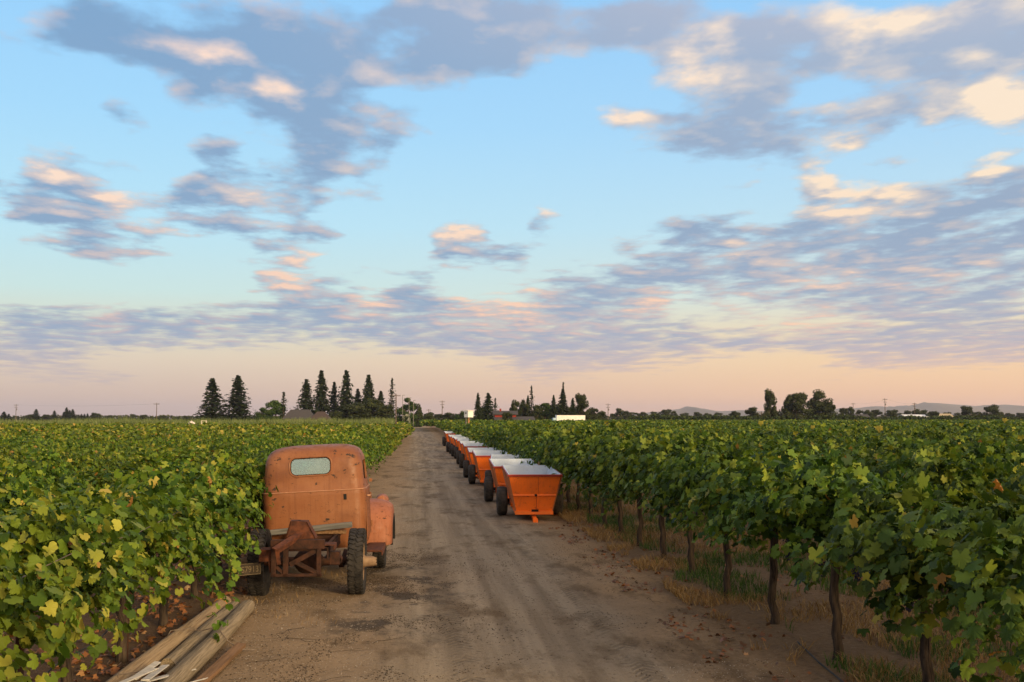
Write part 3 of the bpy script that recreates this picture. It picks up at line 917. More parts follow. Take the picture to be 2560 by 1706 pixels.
def vine(name, x, y, rng, right, near_leaves=0, foliage=None, keepout=False, label='', group=''):
    e = empty(name, (x, y, float(ground_z(x, y))), 0)
    tag(e, label, 'grapevine', group)
    tr = link('trunk', (TRUNKS if right else TRUNKS_L)[rng.integers(0, 4)], e)
    tr.rotation_euler.z = rng.uniform(-.25, .25)
    if foliage is not None:
        f = link('foliage', foliage, e)
        f.rotation_euler.z = math.pi if (rng.random() < .5 and right) else 0
        f.scale = (rng.uniform(.90, 1.08), 1, rng.uniform(.88, 1.05))
        tag(f, kind='stuff')
        return e
    par = PR if right else PL
    if not right and y < 13.0: par = dict(PL, zmin=(.80, 1.15) if y > 8.5 else (.62, 1.05), half=.60 if y > 8.5 else .48, shoots=44)
    elif not right and y < 17: par = dict(PL, zmin=(.22, .75), half=.95, shoots=46)
    if right and y < 7.5: par = dict(PR, zmin=(.45, .95), shoots=48)
    if right: par = dict(par, top=par['top'] + rng.uniform(-.16, .10), shoots=int(par['shoots'] * rng.uniform(.85, 1.1)))
    L = shoots(rng, .5 if right else .56, par)
    if keepout:
        wx, wy = L['pos'][:, 0] + x, L['pos'][:, 1] + y
        wz = L['pos'][:, 2]
        m = ~((wx > -2.30) & (wy > 14.85) & (wy < 20.4) & ((wz < 1.0) | (wy > 16.45)))
        m &= ~((wx > -1.98) & (wy > 13.4))
        m &= ~((wx > -2.20) & (wy > 12.6) & (wz < .72))          # the licence plate stays in sight
        L = pick(L, m)
    if near_leaves:
        face = -L['pos'][:, 0] if right else L['pos'][:, 0]
        score = face * .9 + L['pos'][:, 2] * .5 + rng.random(len(face)) * .35
        idx = np.argsort(-score)[:near_leaves * 2]
        idx = rng.permutation(idx)[:near_leaves]
        mask = np.ones(len(face), bool)
        mask[idx] = False
        pool = SINGLE_R if right else SINGLE_L
        for i in idx:
            tt = L['tint'][i]
            k = int(np.clip(np.digitize(tt, [.31, .42, .51, .60, .72, .88, .95]), 0, 7))
            o = bpy.data.objects.new('leaf', pool[k])
            COL.objects.link(o)
            o.parent = e
            mm = Matrix.Identity(4)
            for r_ in range(3):
                for c_ in range(3): mm[r_][c_] = L['frame'][i][r_, c_]
                mm[r_][3] = L['pos'][i][r_]
            o.matrix_basis = mm
        L = pick(L, mask)
    f = link('foliage', leaves_mesh('foliage', L, 'near' if right else 'round', M['leaf_right' if right else 'leaf_left']), e)
    tag(f, kind='stuff')
    if right:
        for i in range(2):
            g = link('grape_cluster', GRAPES[i % 3], e)
            g.location = (rng.uniform(-.05, .25), rng.choice([-1, 1]) * rng.uniform(.12, .5), rng.uniform(1.0, 1.14))
            g.rotation_euler.z = rng.uniform(0, 6)
            g.scale = (1.1, 1.1, 1.25)
    return e


# every vine position, nearest first
spots = []
for r in range(0, 60):
    x = X_RIGHT + r * ROW
    off = (10.86 if r == 0 else 10.86 + rng.uniform(-.9, .9))
    for k in range(-4, 130):
        y = off + k * STEP
        if y < (6.2 if r == 0 else 4.6) or y > 262: continue
        if x > .66 * y + 9: continue
        spots.append((x, y, True, r))
for r in range(0, 32):
    x = X_LEFT - r * ROW
    off = (11.42 if r == 0 else 11.42 + rng.uniform(-.9, .9))
    for k in range(-4, 90):
        y = off + k * 1.80
        if y < (5.9 if r == 0 else 4.6) or y > 142: continue
        if -x > .44 * y + 8: continue
        spots.append((x + .0145 * max(0.0, y - 20), y, False, r))      # these rows run at a slight angle to the road
for k in range(38):
    for x in (1.9, 2.9): spots.append((x, 191 + k * STEP, True, 61))
spots.sort(key=lambda s: math.hypot(s[0], s[1]) + (0 if s[3] == 0 else 6))
ORD = ['first', 'second', 'third', 'fourth', 'fifth', 'sixth', 'seventh', 'eighth', 'ninth', 'tenth', 'eleventh', 'twelfth', 'thirteenth', 'fourteenth', 'fifteenth', 'sixteenth', 'seventeenth', 'eighteenth', 'nineteenth', 'twentieth']

frng = np.random.default_rng(77)
MIDP = dict(PR, shoots=38, per=2, step=.095, steps=(10, 22), size=(.070, .115))
MIDQ = dict(PL, shoots=40, per=2, step=.088, steps=(10, 23), size=(.056, .094))
NEAR_R = [leaves_mesh('foliage', shoots(frng, .5, PR), 'near', M['leaf_right']) for _ in range(4)]
NEAR_L = [leaves_mesh('foliage', shoots(frng, .56, PL), 'round', M['leaf_left']) for _ in range(4)]
MID_R = [leaves_mesh('foliage', shoots(frng, .5, MIDP), 'mid', M['leaf_right']) for _ in range(6)]
MID_L = [leaves_mesh('foliage', shoots(frng, .56, MIDQ), 'mid', M['leaf_left']) for _ in range(6)]

singles, mass = spots[:300], spots[300:]
count_r0 = count_l0 = 0
TENS = ['', '', 'twenty', 'thirty', 'forty', 'fifty']
def ordinal(i):
    if i < 20: return ORD[i]
    t_, u = divmod(i + 1, 10)
    return TENS[t_] + '-' + ORD[u - 1] if u else {'twenty': 'twentieth', 'thirty': 'thirtieth', 'forty': 'fortieth', 'fifty': 'fiftieth'}[TENS[t_]]


ROWSEQ = {}
for (x, y, right, r) in singles: ROWSEQ.setdefault((right, r), []).append(y)
for v_ in ROWSEQ.values(): v_.sort()
first_r = sorted(s[1] for s in singles if s[2] and s[3] == 0)
first_l = sorted(s[1] for s in singles if not s[2] and s[3] == 0)
for (x, y, right, r) in singles:
    side = 'right' if right else 'left'
    dist = math.hypot(x, y)
    nth = ordinal(ROWSEQ[right, r].index(y))
    if r == 0:
        lab = '%s vine from the near end of the roadside row on the %s side' % (nth, 'wagon' if right else 'truck')
    else:
        lab = '%s vine from the near end of the %s row %s of the road' % (nth, ORD[min(r, 19)], side)
    grp = 'vines of the %s row %s of the dirt road' % (ORD[min(r, 19)], side)
    near = r == 0 and dist < 17.5
    by_truck = (not right) and r == 0 and 12.5 < y < 21.5
    if near or by_truck:
        n_l = (70 if dist < 13 else 40) if near else 16
        vine('grape_vine', x, y, rng, right, n_l, None, by_truck, lab, grp)
    else:
        pool = (NEAR_R if right else NEAR_L) if dist < 30 else (MID_R if right else MID_L)
        vine('grape_vine', x, y, rng, right, 0, pool[rng.integers(0, len(pool))], False, lab, grp)

# the rest of the vineyard, rows too far off to tell one vine from the next
def far_rows(name, sel, right, label):
    if not sel: return
    A = np.array([(s[0], s[1]) for s in sel])
    dist = np.hypot(A[:, 0], A[:, 1])
    P_ = []
    T_ = []
    Sz = []
    for lo, hi, n, sz in ((0, 80, 190, .125), (80, 120, 110, .165), (120, 400, 68, .225)):
        m = (dist >= lo) & (dist < hi)
        k = int(m.sum())
        if not k: continue
        c = np.repeat(A[m], n, 0)
        K = k * n
        a = frng.uniform(-1.15, 1.15, K) * (1.35 if lo < 80 else 1.1)
        hump = np.cos(np.clip(a, -1.5, 1.5))
        half, z0, z1 = (.85, .95, .80) if right else (1.0, .72, .86)
        yy = frng.uniform(-1.0, 1.0, K)
        bump = (vnoise(c[:, 0] * 3.1 + a, (c[:, 1] + yy) * 1.4, 41) - .5) * .45
        rad = 1 + frng.normal(0, .10, K)
        x = c[:, 0] + np.sin(a) * half * rad
        y = c[:, 1] + yy
        z = z0 + (z1 * hump + bump) * rad
        P_.append(np.stack([x, y, np.maximum(z, .3)], -1))
        T_.append(np.clip(frng.normal(.38 if right else .44, .23, K) + bump * .35, 0, .9))
        Sz.append(frng.uniform(.75, 1.2, K) * sz)
    P_ = np.concatenate(P_)
    T_ = np.concatenate(T_)
    Sz = np.concatenate(Sz)
    od = frng.random(len(T_))
    T_ = np.where(od < (.010 if right else .03), frng.uniform(.86, 1, len(T_)), T_)
    n = np.stack([frng.normal(0, .55, len(P_)), frng.normal(0, .5, len(P_)), np.full(len(P_), .75)], -1)
    tp = frng.normal(0, 1, (len(P_), 3)) + np.array([0, 0, -.6])
    L = dict(pos=P_, frame=leaf_frames(P_, n, tp, Sz), tint=T_)
    o = link(name, leaves_mesh(name, L, 'far', M['leaf_right' if right else 'leaf_left']))
    tag(o, label, 'vineyard', kind='stuff')


far_rows('vineyard_rows', [s for s in mass if s[2]], True, 'mass of green vine rows stretching to the horizon beyond the orange wagons')
far_rows('vineyard_rows', [s for s in mass if not s[2]], False, 'mass of yellowing vine rows stretching away behind the old truck')

# ------------------------------------------------------------------ the old truck
def rrect(hw, y0, y1, r, n=7):
    """rounded rectangle in plan, counter-clockwise"""
    r = min(r, hw * .95, (y1 - y0) * .48)
    pts = []
    for cx_, cy_, a0 in ((hw - r, y0 + r, -90), (hw - r, y1 - r, 0), (-hw + r, y1 - r, 90), (-hw + r, y0 + r, 180)):
        for k in range(n):
            a = math.radians(a0 + 90 * k / (n - 1))
            pts.append((cx_ + r * math.cos(a), cy_ + r * math.sin(a)))
    return pts


def loft(rings, close_bottom=True):
    b = MB()
    n = len(rings[0][1])
    vs = [(x, y, z) for z, pts in rings for x, y in pts]
    fs = [(i * n + k, i * n + (k + 1) % n, (i + 1) * n + (k + 1) % n, (i + 1) * n + k) for i in range(len(rings) - 1) for k in range(n)]
    fs.append(tuple(range((len(rings) - 1) * n, len(rings) * n)))
    if close_bottom: fs.append(tuple(reversed(range(n))))
    return b.add(vs, fs)


def cut(obj, cutters, solid=0.0):
    """apply solidify and boolean differences, return the finished mesh"""
    if solid:
        md = obj.modifiers.new('s', 'SOLIDIFY')
        md.thickness = solid
        md.offset = -1
    for c in cutters:
        md = obj.modifiers.new('b', 'BOOLEAN')
        md.operation = 'DIFFERENCE'
        md.solver = 'EXACT'
        md.object = c
    dg = bpy.context.evaluated_depsgraph_get()
    me = bpy.data.meshes.new_from_object(obj.evaluated_get(dg))
    obj.modifiers.clear()
    obj.data = me
    for c in cutters: bpy.data.objects.remove(c)
    for p in me.polygons: p.use_smooth = True
    me.set_sharp_from_angle(angle=math.radians(32))


def round_box(w, h, r, n=6):
    pts = []
    for cx_, cy_, a0 in ((w / 2 - r, h / 2 - r, 0), (-w / 2 + r, h / 2 - r, 90), (-w / 2 + r, -h / 2 + r, 180), (w / 2 - r, -h / 2 + r, 270)):
        for k in range(n):
            a = math.radians(a0 + 90 * k / (n - 1))
            pts.append((cx_ + r * math.cos(a), cy_ + r * math.sin(a)))
    return pts


def build_truck():
    T = empty('old_truck', (-1.50, 15.75, 0.0), math.radians(-1.2))
    tag(T, 'rusty faded orange old cab truck with bare chassis, parked against the vines', 'truck')
    prof = [(.50, .735, .03, 1.20, .12), (.60, .752, .004, 1.22, .15), (1.0, .768, -.004, 1.25, .16), (1.30, .772, 0, 1.25, .17), (1.36, .771, .001, 1.25, .17), (1.385, .758, .012, 1.23, .17), (1.55, .748, .020, 1.19, .19),
            (1.72, .740, .034, 1.13, .21), (1.84, .727, .054, 1.08, .22), (1.92, .702, .085, 1.02, .24), (1.975, .665, .130, .96, .26), (2.015, .605, .195, .90, .28), (2.042, .50, .29, .82, .28), (2.056, .36, .40, .74, .25), (2.060, .18, .52, .65, .15)]
    cab = loft([(z, rrect(hw, y0, y1, r)) for z, hw, y0, y1, r in prof]).build('cab', M['truck_paint'], T)
    cutters = []
    b = MB()
    b.prism(round_box(.60, .25, .085), .5, Matrix.Translation((-.03, -.2, 1.745)) @ Matrix.Rotation(math.radians(-90), 4, 'X'))
    cutters.append(b.build('cutter', None))
    b = MB()
    b.prism(round_box(1.22, .31, .07), .7, Matrix.Translation((0, .9, 1.64)) @ Matrix.Rotation(math.radians(-90), 4, 'X'))
    cutters.append(b.build('cutter', None))
    b = MB()
    b.prism(round_box(.66, .30, .07), 2.4, Matrix.Translation((-1.2, .62, 1.64)) @ Matrix.Rotation(math.radians(90), 4, 'Y') @ Matrix.Rotation(math.radians(90), 4, 'Z'))
    cutters.append(b.build('cutter', None))
    bpy.context.view_layer.update()
    cab.parent = None
    cut(cab, cutters, .03)
    cab.parent = T
    cab.location = (0.02, .86, 0.02)
    cab.rotation_euler = (0, math.radians(-2.9), 0)
    # window bead and glass
    P = round_box(.63, .28, .10, 8)
    ysurf = lambda z: .030 + (z - 1.62) * .12
    loop = [(-.03 + x, ysurf(1.745 + z) - .004, 1.745 + z) for x, z in P]
    MB().tube(loop + [loop[0]], .013, 8, False).build('window_frame', M['truck_paint'], cab, True)
    P2 = round_box(.60, .25, .085, 8)
    loop = [(-.03 + x, ysurf(1.745 + z) + .006, 1.745 + z) for x, z in P2]
    MB().tube(loop + [loop[0]], .009, 6, False).build('window_seal', M['black'], cab, True)
    b = MB()
    vs = [(-.03 + x, ysurf(1.745 + z) + .012, 1.745 + z) for x, z in P2]
    n = len(vs)
    b.add(vs + [(x, y + .005, z) for x, y, z in vs], [tuple(range(n)), tuple(reversed(range(n, 2 * n)))] + [(i, i + n, (i + 1) % n + n, (i + 1) % n) for i in range(n)])
    tag(b.build('rear_window', M['glass'], cab), 'dusty greenish rear window pane')
    b = MB().box((0, 1.16, 1.64), (1.24, .006, .33), Matrix.Rotation(math.radians(14), 3, 'X'))
    b.build('windscreen', M['glass'], cab)
    MB().bar((.23, 1.19, 1.46), (.23, 1.12, 1.82), .035, .03, (0, 1, 0)).build('windscreen_post', M['black'], cab)
    # belt moulding that runs round the cab
    ring = [(x, y, 1.372) for x, y in rrect(.776, -.004, 1.24, .17, 9)]
    MB().tube(ring + [ring[0]], .0065, 6, False).build('belt_moulding', M['cream_trim'], cab, True)
    # doors with handle and hinges on both flanks
    for sg in (-1, 1):
        b = MB()
        b.box((sg * .772, .62, .98), (.012, .88, .74))
        d = b.build('door', M['truck_paint'], cab, bevel=.004)
        h = MB()
        h.tube([(sg * .79, .26, 1.25), (sg * .825, .27, 1.25), (sg * .83, .38, 1.245)], .011, 7)
        h.build('door_handle', M['cream_trim'], d, True)
        for zz in (.75, 1.2): MB().tube([(sg * .79, 1.05, zz - .05), (sg * .79, 1.05, zz + .05)], .014, 7).build('hinge', M['truck_paint'], d)
        MB().box((sg * .80, 1.06, 1.44), (.05, .05, .05)).build('mirror_bracket', M['truck_paint'], d)
    # slot and stake pocket marks in the back panel
    b = MB().box((.475, -.0035, 1.265), (.045, .006, .085))
    b.build('panel_slot', M['black'], cab)
    # seat and dash inside
    b = MB().box((0, .42, 1.02), (1.30, .14, .62)).box((0, .62, .78), (1.30, .5, .16))
    b.build('seat', M['rust_dark'], cab, bevel=.03)
    b = MB()
    b.tube([(-.36 + .2 * math.cos(a), .92 + .07 * math.sin(a), 1.36 + .18 * math.sin(a)) for a in np.linspace(0, 6.2832, 25)], .012, 6, False)
    b.build('steering_wheel', M['black'], cab, True)
    # hood and nose ahead of the cab
    pr = [(.62, .60, 2.05, 3.42, .12), (.85, .60, 2.05, 3.5, .14), (1.12, .52, 2.05, 3.46, .16), (1.26, .40, 2.05, 3.36, .2), (1.33, .22, 2.06, 3.1, .15)]
    hood = loft([(z, rrect(hw, y0, y1, r)) for z, hw, y0, y1, r in pr]).build('hood', M['fender_paint'], T, True, ang=40)
    b = MB()
    for k in range(9): b.bar((-.32 + .08 * k, 3.515, .68), (-.32 + .08 * k, 3.515, 1.05), .03, .02, (0, 1, 0))
    b.build('grille', M['rust_dark'], hood)
    # pontoon front fenders
    for sg in (1, -1):
        path = [(1.98, .44), (1.97, .60), (1.99, .76), (2.06, .91), (2.19, 1.03), (2.38, 1.11), (2.62, 1.15), (2.88, 1.14), (3.12, 1.06), (3.30, .92), (3.42, .74), (3.47, .56)]
        np_ = len(path)
        nrm = []
        for i in range(np_):
            a, c = path[max(0, i - 1)], path[min(np_ - 1, i + 1)]
            tx, tz = c[0] - a[0], c[1] - a[1]
            l = math.hypot(tx, tz)
            nrm.append((-tz / l, tx / l))
        nv = 12
        vs, fs = [], []
        for i, (py, pz) in enumerate(path):
            for j in range(nv):
                v = j / (nv - 1)
                if v < .72:
                    w = v / .72
                    x = .60 + .46 * math.sin(w * math.pi / 2)
                    sh = .15 * (1 - math.cos(w * math.pi / 2)) + .03 * (1 - w) ** 2
                else:
                    w = (v - .72) / .28
                    x = 1.06 + .012 * w
                    sh = .15 + .13 * w
                ny, nz = nrm[i]
                vs.append((sg * x, py - ny * sh * (1 if ny < 0 else 1), pz - nz * sh))
        for i in range(np_ - 1):
            for j in range(nv - 1):
                q = (i * nv + j, i * nv + j + 1, (i + 1) * nv + j + 1, (i + 1) * nv + j)
                fs.append(q if sg < 0 else tuple(reversed(q)))
        f = MB().add(vs, fs).build('front_fender', M['fender_paint'], T)
        cut(f, [], .018)
        f.data.set_sharp_from_angle(angle=math.radians(55))
        tag(f, 'pinkish faded front fender bulging past the cab') if sg > 0 else None
        # black hoop painted as the shaded inside of the wheel arch
        lip = MB()
        arc = [(sg * 1.075, 2.72 + .44 * math.cos(a), .50 + .38 * math.sin(a)) for a in np.linspace(math.radians(-12), math.radians(192), 22)]
        lip.tube(arc, .024, 7)
        lip.build('wheel_arch_shade', M['black'], f, True)
        lamp = MB().lathe([(3.26, .02), (3.28, .09), (3.42, .115), (3.46, .10), (3.47, .02)], 'Y', 20, (sg * .86, 0, 1.06))
        lm = lamp.build('headlight', M['fender_paint'], f, True)
        MB().lathe([(3.466, .001), (3.474, .05), (3.468, .096)], 'Y', 20, (sg * .86, 0, 1.06)).build('lens', M['glass'], lm, True)
        MB().box((sg * .86, 1.50, .475), (.26, 1.02, .035)).box((sg * .985, 1.50, .44), (.02, 1.02, .07)).build('running_board', M['rust'], T, bevel=.006)
    # chassis
    for sg in (-1, 1):
        b = MB()
        b.box((sg * .36, 1.25, .69), (.012, 4.5, .16))
        b.box((sg * .335, 1.25, .764), (.06, 4.5, .012))
        b.box((sg * .335, 1.25, .616), (.06, 4.5, .012))
        b.build('frame_rail', M['rust_dark'], T)
        b = MB()
        for k in range(4):
            hl = .62 - .12 * k
            pts = [(sg * .47, -hl + 2 * hl * q, .545 - .022 * k - .10 * (1 - (2 * q - 1) ** 2)) for q in np.linspace(0, 1, 9)]
            for p0, p1 in zip(pts, pts[1:]): b.bar(p0, p1, .06, .014)
        b.build('leaf_spring', M['rust_dark'], T)
    for yy in (-.2, .7, 1.7, 3.0):
        MB().box((0, yy, .69), (.71, .09, .12)).build('crossmember', M['rust_dark'], T)
    # rear axle
    b = MB().lathe([(-.62, .055), (-.20, .065), (-.14, .14), (-.06, .18), (.06, .18), (.14, .14), (.20, .065), (.62, .055)], 'X', 18, (0, 0, .46))
    b.build('rear_axle', M['rust_dark'], T, True)
    MB().tube([(0, .15, .47), (0, 1.9, .56)], .04, 10).build('drive_shaft', M['rust_dark'], T, True)
    b = MB().box((.44, -.72, .60), (.13, .16, .17)).lathe([(-.10, .05), (-.07, .065), (.02, .065), (.05, .03)], 'Y', 12, (.47, -.66, .58))
    b.build('brake_booster', M['rust_dark'], T, True)
    # wheels
    def wheel(x, y, r, w, sg, front):
        W = MB()
        hw = w / 2
        prof = [(-hw * .72, r * .60), (-hw * .96, r * .70), (-hw, r * .82), (-hw * .93, r * .945), (-hw * .78, r * .972), (hw * .78, r * .972), (hw * .93, r * .945), (hw, r * .82), (hw * .96, r * .70), (hw * .72, r * .60)]
        W.lathe(prof, 'X', 44, closed=True)
        wh = W.build('wheel', M['tyre_black'], T, True, ang=50)
        wh.location = (x, y, r - .015)
        t_ = MB()
        n = 38
        for k in range(n):
            for s2 in (-1, 1):
                a = 2 * math.pi * (k + (.5 if s2 > 0 else 0)) / n
                rot = Matrix.Rotation(a, 3, 'X')
                ctr = rot @ Vector((s2 * hw * .50, 0, r * .982))
                t_.box(ctr, (hw * .74, r * .105, r * .055), rot @ Matrix.Rotation(s2 * .45, 3, 'Z'))
                ctr = rot @ Vector((s2 * hw * .95, 0, r * .93))
                t_.box(ctr, (hw * .14, r * .085, r * .11), rot)
        for k in range(60):
            rot = Matrix.Rotation(2 * math.pi * k / 60, 3, 'X')
            t_.box(rot @ Vector((hw * .10 * (1 if k % 2 else -1), 0, r * .980)), (hw * .16, r * .075, r * .04), rot)
        t_.build('tread', M['tyre_black'], wh)
        rim = MB().lathe([(-sg * hw * .2, .06), (-sg * hw * .2, r * .40), (sg * hw * .30, r * .50), (sg * hw * .74, r * .585), (sg * hw * .80, r * .61), (sg * hw * .70, r * .615)], 'X', 32)
        rim.build('rim', M['hub_metal'] if not front else M['rust_dark'], wh, True)
        ex = .155 if not front else .05
        hub = MB().lathe([(sg * hw * .0, .10), (sg * (hw * .9), .095), (sg * (hw + .02), .075), (sg * (hw + ex * .8), .070), (sg * (hw + ex), .055), (sg * (hw + ex), .001)], 'X', 18)
        for k in range(8):
            a = 2 * math.pi * k / 8
            hub.lathe([(sg * (hw + ex * .8), .010), (sg * (hw + ex + .012), .010), (sg * (hw + ex + .012), .001)], 'X', 6, (0, .05 * math.cos(a), .05 * math.sin(a)))
        hub.build('hub', M['hub_metal'], wh, True)
    wheel(.685, 0, .465, .215, 1, False)
    wheel(-.685, 0, .465, .215, -1, False)
    wheel(.86, 2.72, .43, .19, 1, True)
    wheel(-.86, 2.72, .43, .19, -1, True)
    MB().tube([(-.76, 2.72, .42), (.76, 2.72, .42)], .04, 10).build('front_axle', M['rust_dark'], T, True)
    # tow rack welded to the back of the frame
    b = MB()
    b.box((-.03, -1.00, .815), (.71, .09, .12))
    for x0, w_ in ((-.345, .065), (-.187, .07), (.25, .06)): b.box((x0, -1.01, .575), (w_, .05, .37))
    b.box((-.045, -1.012, .41), (.67, .046, .04))
    rk = b.build('tow_rack', M['rust_dark'], T, bevel=.004)  # dark steel colour stands in for the deep shade at the chassis
    b = MB().bar((-.13, -1.0, .545), (.215, -1.0, .735), .03, .062, (0, 0, 1)).bar((-.06, -1.02, .585), (.215, -1.02, .445), .03, .05, (0, 0, 1)).bar((-.31, -1.0, .52), (-.22, -1.0, .44), .03, .04, (0, 0, 1))
    b.build('brace', M['rust_dark'], rk)
    # folded hitch plate on top with its bent arm and hanging strap
    b = MB()
    Mt = Matrix.Translation((-.02, -.86, .875)) @ Matrix.Rotation(math.radians(90), 4, 'X')
    b.prism([(-.20, 0), (.19, 0), (.075, .215), (-.135, .225)], .014, Mt)
    b.hexa([(.17, -.86, .875), (.19, -.874, .875), (.19, -.62, .875), (.17, -.62, .875), (.055, -.86, 1.09), (.075, -.874, 1.09), (.075, -.66, 1.09), (.055, -.66, 1.09)])
    b.hexa([(-.20, -.62, .875), (-.22, -.874, .875), (-.20, -.874, .875), (-.18, -.62, .875), (-.135, -.66, 1.10), (-.155, -.874, 1.10), (-.135, -.874, 1.10), (-.115, -.66, 1.10)])
    b.hexa([(-.155, -.874, 1.10), (.075, -.874, 1.09), (.075, -.66, 1.09), (-.155, -.66, 1.10), (-.155, -.874, 1.112), (.075, -.874, 1.102), (.075, -.66, 1.102), (-.155, -.66, 1.112)])
    hp = b.build('hitch_plate', M['rust'], T)
    MB().lathe([(1.113, .018), (1.116, .018), (1.116, .001)], 'Z', 12, (-.04, -.78, 0)).build('bolt_hole', M['black'], hp)
    b = MB().bar((-.27, -1.42, .80), (0.0, -.88, .955), .10, .012, (.3, 0, 1)).bar((-.235, -1.42, .775), (.035, -.88, .93), .012, .075, (.3, 0, 1))
    arm = b.build('hitch_arm', M['rust'], T)
    MB().bar((-.245, -1.42, .80), (-.225, -1.36, .60), .05, .014, (0, 1, 0)).build('strap', M['rust'], arm)
    b = MB().box((-.45, -.82, .735), (.19, .30, .012)).box((-.45, -.96, .66), (.19, .012, .15)).bar((-.40, -.98, .60), (-.385, -.98, .44), .035, .01, (0, 1, 0))
    b.build('bracket', M['rust'], T)
    MB().box((.38, -.85, .80), (.14, .30, .012)).box((.45, -.85, .77), (.012, .30, .07)).build('bracket', M['rust'], T)
    # licence plate hanging by the wheel
    b = MB().box((0, 0, 0), (.30, .006, .152))
    pl = b.build('licence_plate', M['plate'], T, bevel=.002)
    pl.location = (-.70, -.80, .465)
    pl.rotation_euler = (math.radians(-4), math.radians(-4), math.radians(6))
    fr = MB()
    for a_, c_ in (((-.146, -.002, -.072), (.146, -.002, -.072)), ((-.146, -.002, .072), (.146, -.002, .072)), ((-.146, -.002, -.072), (-.146, -.002, .072)), ((.146, -.002, -.072), (.146, -.002, .072))): fr.bar(a_, c_, .006, .012, (0, 1, 0))
    fr.build('plate_rim', M['plate_text'], pl)
    cu = bpy.data.curves.new('plate_number', 'FONT')
    cu.body = 'S7913'
    cu.size = .115
    cu.align_x = 'CENTER'
    cu.align_y = 'CENTER'
    cu.extrude = .002
    tx = bpy.data.objects.new('plate_number', cu)
    COL.objects.link(tx)
    dg = bpy.context.evaluated_depsgraph_get()
    tm = bpy.data.meshes.new_from_object(tx.evaluated_get(dg))
    bpy.data.objects.remove(tx)
    tm.materials.clear()
    tn = link('plate_number', tm, pl, M['plate_text'])
    tn.location = (.012, -.006, -.006)
    tn.rotation_euler = (math.radians(90), 0, 0)
    tn.scale = (.82, 1, 1)
    MB().bar((-.58, -.78, .54), (-.40, -.80, .68), .03, .01).build('plate_hanger', M['rust_dark'], T)
    return T


truck = build_truck()
# two loose timbers across the frame behind the cab
def timber(a, b_, w, h, label, mat):
    a, b_ = Vector(a), Vector(b_)
    d = b_ - a
    m = MB()
    L = d.length
    n = 9
    for i in range(1):
        m.hexa([(-L / 2, -w / 2, -h / 2), (L / 2, -w / 2, -h / 2 - .004), (L / 2, w / 2, -h / 2), (-L / 2, w / 2, -h / 2), (-L / 2, -w / 2, h / 2), (L / 2, -w / 2, h / 2 + .003), (L / 2, w / 2, h / 2), (-L / 2, w / 2, h / 2)])
    o = m.build('timber', mat, None, bevel=.005)
    o.location = (a + b_) / 2
    o.rotation_euler = d.to_track_quat('X', 'Z').to_euler()
    return tag(o, label, 'timber', 'timbers on the truck frame')


timber((-2.14, 16.40, .800), (-.93, 16.36, .915), .11, .075, 'weathered grey square timber lying tilted across the truck frame', M['grey_wood'])
timber((-2.16, 16.46, .7455 + .055), (-1.02, 16.45, .7455 + .055), .14, .045, 'dark flat plank lying beneath the tilted grey timber on the truck', M['wood_brown'])

